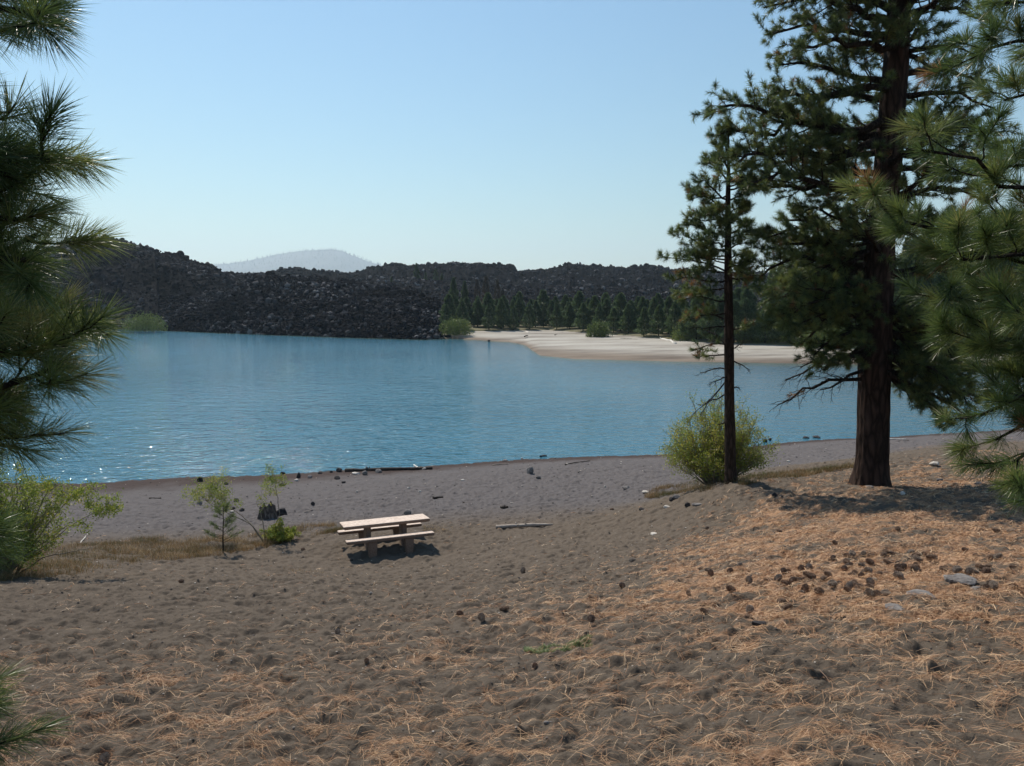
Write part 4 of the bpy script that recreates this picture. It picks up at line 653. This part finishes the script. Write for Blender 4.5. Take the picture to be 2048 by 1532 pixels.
def stump():
    rg = np.random.default_rng(61); b = G(536, 1036); R = 17/F*b[1]; H = 30/F*b[1]; ns, nz_ = 44, 14; th_ = np.linspace(0, 2*math.pi, ns, endpoint=False); topn = .75+.35*vnoise(np.cos(th_)*3+4, np.sin(th_)*3+4, 5)+.2*(vnoise(th_*4, th_*0, 7)-.5); m_ = MB(); V = []
    for k in range(nz_):
        t = k/(nz_-1); r = R*(1.25-.45*t**.6)*(1+.18*(vnoise(np.cos(th_)*4+9, np.sin(th_)*4+t*.8, 6)-.5)*2); V.append(np.stack([b[0]+r*np.cos(th_), b[1]+r*.8*np.sin(th_), b[2]-.05+H*t*topn*1.15], -1))
    V.append(np.stack([b[0]+R*.45*np.cos(th_), b[1]+R*.4*np.sin(th_), np.full(ns, b[2]+H*.55)], -1)); V = np.array(V); n2 = len(V); i = np.arange(n2*ns).reshape(n2, ns); j = np.roll(i, -1, 1)
    V = np.concatenate([V.reshape(-1, 3), [[b[0], b[1], b[2]+H*.5]]]); m_.add(V, np.stack([i[:-1], j[:-1], j[1:], i[1:]], -1).reshape(-1, 4), [(n2*ns, i[-1, (k+1) % ns], i[-1, k]) for k in range(ns)]); tag(m_.build('tree_stump', STUMPM, None, tuple(b)), 'ragged grey tree stump on the sand behind the low green bush', 'stump')
stump()
# ------------------------------------------------------------------ picnic table
def slab(L, W_, T, cut=.0, bev=.012, seed=0):
    import bmesh
    bm = bmesh.new(); bmesh.ops.create_cube(bm, size=1)
    for v in bm.verts: v.co = (v.co.x*(L-(cut if v.co.z < 0 else 0)), v.co.y*(W_-(cut if v.co.z < 0 else 0)), v.co.z*T)
    bmesh.ops.bevel(bm, geom=bm.edges[:], offset=bev, segments=3, affect='EDGES'); return bm
def leg_bm(w0, w1, d0, d1, h):
    import bmesh
    bm = bmesh.new(); bmesh.ops.create_cube(bm, size=1)
    for v in bm.verts:
        top = v.co.z > 0; v.co = (v.co.x*2*(w1 if top else w0)/2, v.co.y*2*(d1 if top else d0)/2, (h if top else -.3))
    bmesh.ops.bevel(bm, geom=bm.edges[:], offset=.015, segments=2, affect='EDGES'); return bm
def bmo(name, bm, mat, parent, loc):
    m_ = bpy.data.meshes.new(name); bm.to_mesh(m_); bm.free(); m_.materials.append(mat)
    for p_ in m_.polygons: p_.use_smooth = False
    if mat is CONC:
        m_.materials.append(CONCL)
        for p_ in m_.polygons: p_.material_index = 0 if p_.normal.z > .45 else 1  # slab sides and undersides: shade painted in with the browner pebbled concrete
    o = bpy.data.objects.new(name, m_); COL.objects.link(o); o.parent = parent; o.location = loc; return o
th0 = .388; e1 = Vector((math.cos(th0), math.sin(th0), -.008)).normalized(); e2 = Vector((-math.sin(th0), math.cos(th0), -.086)).normalized(); nn_ = e1.cross(e2).normalized(); e2 = nn_.cross(e1)
TB = Vector((-3.536, 20.328, HC-6.086)); root = empty('picnic_table'); base = TB-nn_*.76
M4 = Matrix((e1, e2, nn_)).transposed().to_4x4(); M4.translation = base; root.matrix_world = M4
tag(root, 'pale concrete picnic table with two fixed benches standing on the grey sand', 'picnic table')
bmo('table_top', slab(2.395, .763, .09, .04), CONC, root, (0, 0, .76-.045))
for sx in (-.50, .50):
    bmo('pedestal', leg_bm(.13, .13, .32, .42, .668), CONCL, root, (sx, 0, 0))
for sy in (-1, 1):
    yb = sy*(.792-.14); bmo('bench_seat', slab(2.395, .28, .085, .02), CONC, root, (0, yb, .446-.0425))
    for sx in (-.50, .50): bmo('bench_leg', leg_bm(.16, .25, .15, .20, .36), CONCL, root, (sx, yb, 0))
# ------------------------------------------------------------------ pine cones
def cone_mesh(seed):
    rg = np.random.default_rng(seed); m_ = MB(); L = .095; R = .034; core = [(0, 0, z) for z in np.linspace(.0, L, 6)]; tube(m_, np.array(core), np.array([.012, .02, .022, .018, .012, .004]), 8); k = 0; n = 95
    for i in range(n):
        t = i/n; z = t*L*.98; a = i*2.39996; r = R*math.sin(math.pi*min(1, (t*.86+.12)))**.7*1.05; up = .15+.9*t; d = np.array([math.cos(a), math.sin(a), up*.9-.2]); d /= np.linalg.norm(d); s = np.array([-math.sin(a), math.cos(a), 0]); w_ = .0085*(1-.4*t); p0 = np.array([0, 0, z]); tip = p0+d*r*rg.uniform(.9, 1.1)
        nrm = np.cross(d, s)*.003; V = [p0-s*w_*.4, p0+s*w_*.4, tip+s*w_-d*.004, tip+d*.004, tip-s*w_-d*.004, tip+nrm*1.4]; m_.add(V, [(0, 1, 2, 4)], [(4, 2, 5), (2, 3, 5), (3, 4, 5), (2, 4, 3)])
    return m_
cprot = [cone_mesh(s).build('pine_cone', CONEM, None) for s in (1, 2, 3)]
CONEG = simple('weathered_grey_cone_scales', [(.3, (.16, .12, .095)), (.7, (.44, .36, .29))], 40, bump=0); cprot.append(cone_mesh(4).build('pine_cone', CONEG, None)); cused = [False]*4; rgc = np.random.default_rng(99)
def cone(px, py, s, label, group=None, kind=None):
    k = int(rgc.integers(4)) if kind is None else kind; b = G(px, py); o = cprot[k] if not cused[k] else cprot[k].copy()
    if cused[k]: COL.objects.link(o)
    cused[k] = True; o.location = (b[0], b[1], b[2]+.026*s); o.scale = (s, s, s); o.rotation_euler = (rgc.uniform(1.2, 1.75), rgc.uniform(-.3, .3), rgc.uniform(0, 6.28)); tag(o, label, 'pine cone', group)
Z4 = [(336, 248), (333, 280), (430, 255), (485, 232), (543, 327), (463, 357), (600, 343), (728, 468), (703, 422), (703, 213), (853, 205), (1000, 183), (933, 238), (740, 262), (722, 268), (822, 267), (862, 256), (810, 296), (845, 285), (668, 302), (692, 305), (712, 322), (735, 332), (770, 307), (872, 320), (890, 300), (905, 297), (938, 302), (970, 285), (993, 290), (850, 360), (838, 368), (905, 374), (1018, 332), (1050, 322), (1080, 345), (1098, 358), (1060, 253), (1085, 215), (1080, 235), (1100, 232), (1140, 233), (1133, 258), (1130, 282), (1222, 228), (1180, 260), (1270, 255), (1285, 265), (1213, 270), (1230, 285), (1115, 315), (1150, 300), (1120, 335), (1135, 335), (1170, 340), (1190, 345), (1205, 307), (1215, 333), (1260, 375), (1220, 390), (1232, 380), (1316, 382), (1178, 383), (1117, 160), (1097, 171), (1177, 148), (1228, 152), (1270, 158), (1335, 150), (1310, 146), (1415, 146), (1310, 200), (1325, 204), (1358, 208), (1355, 240), (1340, 256), (1368, 236), (1390, 252), (1425, 232), (1445, 230), (1472, 228), (1485, 192), (1510, 175), (1545, 165), (1475, 173), (1508, 160), (1450, 335), (1450, 365), (1485, 362), (1628, 248), (1665, 245), (1700, 250), (1690, 240), (1662, 266), (1735, 266), (1800, 260), (1825, 250), (1835, 240), (1828, 217), (1800, 170), (1860, 180), (1850, 172), (1880, 186), (1785, 343), (1805, 345), (1830, 348), (1880, 340), (1893, 343), (1968, 350), (1385, 297), (1357, 335)]
for a, b in Z4: cone(1300+a/2.738, 1050+b/2.738+2, rgc.uniform(.95, 1.3), 'brown open pine cone in the scattered cluster on the orange needles at right', 'pine cones scattered on the orange needles at right')
for a, b, s, lab in [(1396.4, 1138, .9, 'pine cone at the far left end of the scattered cone cluster'), (1415, 1232, 1, 'dark pine cone left of the black rock'), (1487, 1233, .9, 'small dark pine cone touching distance left of the black rock'), (1501, 1219, 1.25, 'largest round pine cone just above the black rock'), (1968+0, 1136, .9, 'lone cone at the upper right edge of the cone cluster'), (2018, 1137, .8, 'rightmost lone pine cone by the picture edge'), (1935, 1106, 1.1, 'grey cone above the cluster on the right'),
                     (916, 1232, 1.2, 'left pine cone of the three in the middle foreground'), (999, 1226, 1.2, 'right pine cone of the three in the middle foreground'), (965, 1249, 1.15, 'lowest pine cone of the three in the middle foreground'), (1180, 1243, 1.1, 'single pine cone above the green mat plant'), (1248, 1173, 1.1, 'single cone halfway between the table sand and the cone cluster'), (1260, 1124, 1.5, 'upright dark cone alone on the sand right of centre'), (1044, 1144, 1.4, 'brown cone on the sand below the grey log'),
                     (1160, 1019, 1.3, 'dark cone on the sand behind the right end of the grey log'), (1220, 1019, 1.3, 'dark cone farther right behind the grey log'), (61, 1350, .9, 'lone cone in the near sand at the left edge'), (368, 1165, 1, 'dark cone on the rippled sand left below the table'), (603, 1097, 1.4, 'dark cone at the edge of the dry grass left of the table'), (625, 1258, .8, 'small dark cone in the near sand, left of a pair'), (678, 1264, .8, 'small dark cone in the near sand, right of a pair'),
                     (1071, 1330, .7, 'small crushed cone below the green mat plant'), (1984, 1062, 1.2, 'left dark cone of two high on the right bank'), (2030, 1066, 1.2, 'right dark cone of two high on the right bank'), (1798, 1060, 1.1, 'lone cone on the bank above the cluster'), (1564, 1063, 1.1, 'lone cone on the sand boundary above the cluster'), (1412, 1059, 1.1, 'dark cone on bare sand below the slender pine'), (1673, 1090, 1, 'small cone in a dip above the cluster'), (205, 1530, .8, 'dark cone in the needles at the bottom left edge'), (1376, 1190, .8, 'small dark cone left of the cluster'),
                     (200, 1492, .9, 'broken dark cone in the litter near the bottom left'), (735, 1330, .6, 'tiny dark cone in the near sand at the middle left')]: cone(a, b, s, lab)
# ------------------------------------------------------------------ litter, grass, mat plant
def litter_mesh(n, seed):
    rg = np.random.default_rng(seed); D = 3.2*(24/3.2)**rg.random(n*5); px = rg.uniform(-250, 2300, n*5); x = (px-1024)/F*D; z = tps(x, D); dn = litter(x, D, z); base = litter_base(x, D, z)
    clump = np.clip((fbm(x*3.4, D*6.5, 3, 83)-.45)*6, 0, 1); keep = rg.random(n*5) < np.clip(dn*.42*(.16+clump), 0, 1)+.05*base+.003; x, D = x[keep][:n], D[keep][:n]; m_ = len(x); print('needles', m_)
    k = 3; x = np.repeat(x, k); D = np.repeat(D, k); hd = np.repeat(rg.uniform(0, math.pi*2, m_), k)+rg.normal(0, .13, m_*k); hd = hd*1.0; hd = np.where(rg.random(m_*k) < .35, rg.normal(0, .5, m_*k)+np.where(rg.random(m_*k) < .5, 0, math.pi), hd); L = (.03+.16*rg.random(m_*k)**1.1)*.5; cv = rg.normal(0, .35, m_*k)
    w_ = np.maximum(.0007, .00018*D); z0 = gz(x, D); t0x, t0y = np.cos(hd), np.sin(hd); ax, ay = x-t0x*L, D-t0y*L; bx, by = x+np.cos(hd+cv)*L, D+np.sin(hd+cv)*L; za = gz(ax, ay)+.004+np.abs(rg.normal(0, .008, m_*k)); zb = gz(bx, by)+.004+np.abs(rg.normal(0, .014, m_*k)); zm = np.maximum(z0, (za+zb)/2)+.006+np.abs(rg.normal(0, .012, m_*k))
    A_ = np.stack([ax, ay, za], -1); B_ = np.stack([x, D, zm], -1); C_ = np.stack([bx, by, zb], -1); s = np.stack([-t0y, t0x, rg.normal(0, .7, m_*k)], -1)*w_[:, None]; tn = np.repeat(rg.random(m_), k)*.75+rg.random(m_*k)*.25
    V = np.stack([A_-s, A_+s, B_+s, B_-s, C_+s*.5, C_-s*.5], 1).reshape(-1, 3); kk = np.arange(m_*k)[:, None]*6; m2 = MB(); m2.add(V, np.concatenate([kk+np.array([[0, 1, 2, 3]]), kk+np.array([[3, 2, 4, 5]])]), None, np.repeat(tn, 6)); return m2
o = litter_mesh(100000, 5).build('pine_needle_litter', LITTER, None, attr='tint'); tag(o, 'dry orange pine needles strewn over the sand slope', 'pine needles', kind='stuff')
def grass_patch(name, pts_fn, n, hgt, label, seed, w=.006, tint=(.42, .3), cat='grass', mat=None):
    rg = np.random.default_rng(seed); x, y = pts_fn(n, rg); n = len(x); z = gz(x, y); h_ = hgt*rg.uniform(.4, 1.2, n); a = rg.uniform(0, 6.28, n); ln = rg.uniform(.15, .75, n)*h_; b = np.stack([x, y, z-.01], -1); d = np.stack([np.cos(a)*ln, np.sin(a)*ln, h_], -1); s = norm(np.stack([-np.sin(a), np.cos(a), 0*a], -1)+rg.normal(0, .3, (n, 3)))*w/2
    V = np.stack([b-s, b+s, b+d*.55+s*.8+[0, 0, .03*hgt], b+d*.55-s*.8+[0, 0, .03*hgt], b+d*[1.25, 1.25, .95]], 1).reshape(-1, 3); k = np.arange(n)[:, None]*5; m_ = MB(); m_.add(V, k+np.array([[0, 1, 2, 3]]), k+np.array([[3, 2, 4]]), np.repeat(np.clip(tint[0]+(fbm(x*1.5, y*1.5, 2, 3)-.5)*1.2+rg.normal(0, tint[1], n), 0, 1), 5)); o = m_.build(name, mat or GRASS, None, attr='tint'); tag(o, label, cat, kind='stuff')
def pix_region(poly_px, y0, y1, clump=1.3, th=.42):
    def f(n, rg):
        xs = []; ys = []; px = rg.uniform(poly_px[0], poly_px[-1], n*3); u_ = rg.random(n*3); py = np.interp(px, poly_px, y0)*(1-u_)+np.interp(px, poly_px, y1)*u_
        gx = np.linspace(poly_px[0], poly_px[-1], 40); gv = np.linspace(0, 1, 14); tab = np.array([[G(a, np.interp(a, poly_px, y0)*(1-v)+np.interp(a, poly_px, y1)*v)[1] for a in gx] for v in gv])
        fi = (px-gx[0])/(gx[-1]-gx[0])*38.999; vi = u_*12.999; i = fi.astype(int); j = vi.astype(int); fx = fi-i; fy = vi-j; D = (tab[j, i]*(1-fx)+tab[j, i+1]*fx)*(1-fy)+(tab[j+1, i]*(1-fx)+tab[j+1, i+1]*fx)*fy
        x = (px-1024)/F*D; k = rg.random(len(x)) < np.clip((fbm(x*clump, D*clump, 3, 7)-th)*5+.25, 0, 1); return x[k][:n], D[k][:n]
    return f
grass_patch('dry_grass', pix_region([-60, 100, 300, 450, 600, 690], [1095, 1092, 1078, 1078, 1052, 1046], [1165, 1150, 1122, 1108, 1078, 1062]), 26000, .17, 'tan dry grass in a strip between the sand slope and the beach at left', 101)
grass_patch('dry_grass', pix_region([840, 880, 950], [1052, 1050, 1050], [1062, 1066, 1060], th=.5), 800, .07, 'short straw tuft line behind the right end of the table', 102)
grass_patch('dry_grass', pix_region([1295, 1340, 1450, 1520, 1600, 1720], [985, 972, 955, 950, 942, 924], [996, 990, 974, 968, 956, 936]), 14000, .17, 'olive and tan grass around the foot of the willow and slender pine', 103, tint=(.28, .25))
grass_patch('green_mat_plant', pix_region([1050, 1110, 1150, 1190], [1293, 1289, 1282, 1279], [1303, 1306, 1296, 1289], clump=5, th=.35), 5000, .035, 'low pale green mat plant in the near sand below the single cone', 104, w=.007, mat=MAT_GREEN, cat='plant', tint=(.5, .3))
grass_patch('dry_grass', pix_region([540, 590, 640], [1138, 1138, 1138], [1146, 1148, 1148], th=.48, clump=3), 350, .07, 'sparse straw tufts in the sand below the table', 105, tint=(.6, .2))
# pebbles and wood crumbs
def crumbs(n, seed):
    rg = np.random.default_rng(seed); D = 3.4*(42/3.4)**rg.random(n); px = rg.uniform(-150, 2200, n); x = (px-1024)/F*D; t = tps(x, D); k = t > .02; x, D = x[k], D[k]; n = len(x); z = gz(x, D); s = (.0022+.00055*D)*rg.uniform(.5, 1.7, n); V = ICO_V[None]*(1+rg.uniform(-.25, .25, (n, 12, 1)))*s[:, None, None]*[1.2, 1, .6]+np.stack([x, D, z+s*.3], -1)[:, None]
    m_ = MB(); m_.add(V.reshape(-1, 3), t=(ICO_F[None]+np.arange(n)[:, None, None]*12).reshape(-1, 3), a=np.repeat(rg.random(n)**2.2, 12)); return m_
CRUMB = foliage('pebble_mix', [(0, (.04, .035, .034)), (.5, (.16, .14, .13)), (.85, (.45, .38, .31)), (1, (.62, .55, .47))], 0, .9)
o = crumbs(9000, 8).build('pebbles', CRUMB, None, attr='tint'); tag(o, 'tiny pebbles and wood crumbs scattered over the sand', 'pebbles', kind='stuff')
# ------------------------------------------------------------------ haze
def haze():
    m, t, b, n, l = nmat('thin_smoke_haze'); n.remove(b); v = n.new('ShaderNodeVolumePrincipled'); v.inputs['Color'].default_value = (.72, .87, 1, 1); v.inputs['Density'].default_value = .00010; v.inputs['Anisotropy'].default_value = .4
    l.new(v.outputs[0], n['Material Output'].inputs['Volume']); m_ = MB(); x0, x1, y0, y1, z0, z1 = -12100, 12100, -12100, 12100, -4.6, 860
    m_.add([(x0, y0, z0), (x1, y0, z0), (x1, y1, z0), (x0, y1, z0), (x0, y0, z1), (x1, y0, z1), (x1, y1, z1), (x0, y1, z1)], [(0, 3, 2, 1), (4, 5, 6, 7), (0, 1, 5, 4), (1, 2, 6, 5), (2, 3, 7, 6), (3, 0, 4, 7)])
    tag(m_.build('haze', m), 'thin pale smoke haze filling the air', 'haze', kind='stuff')
haze()
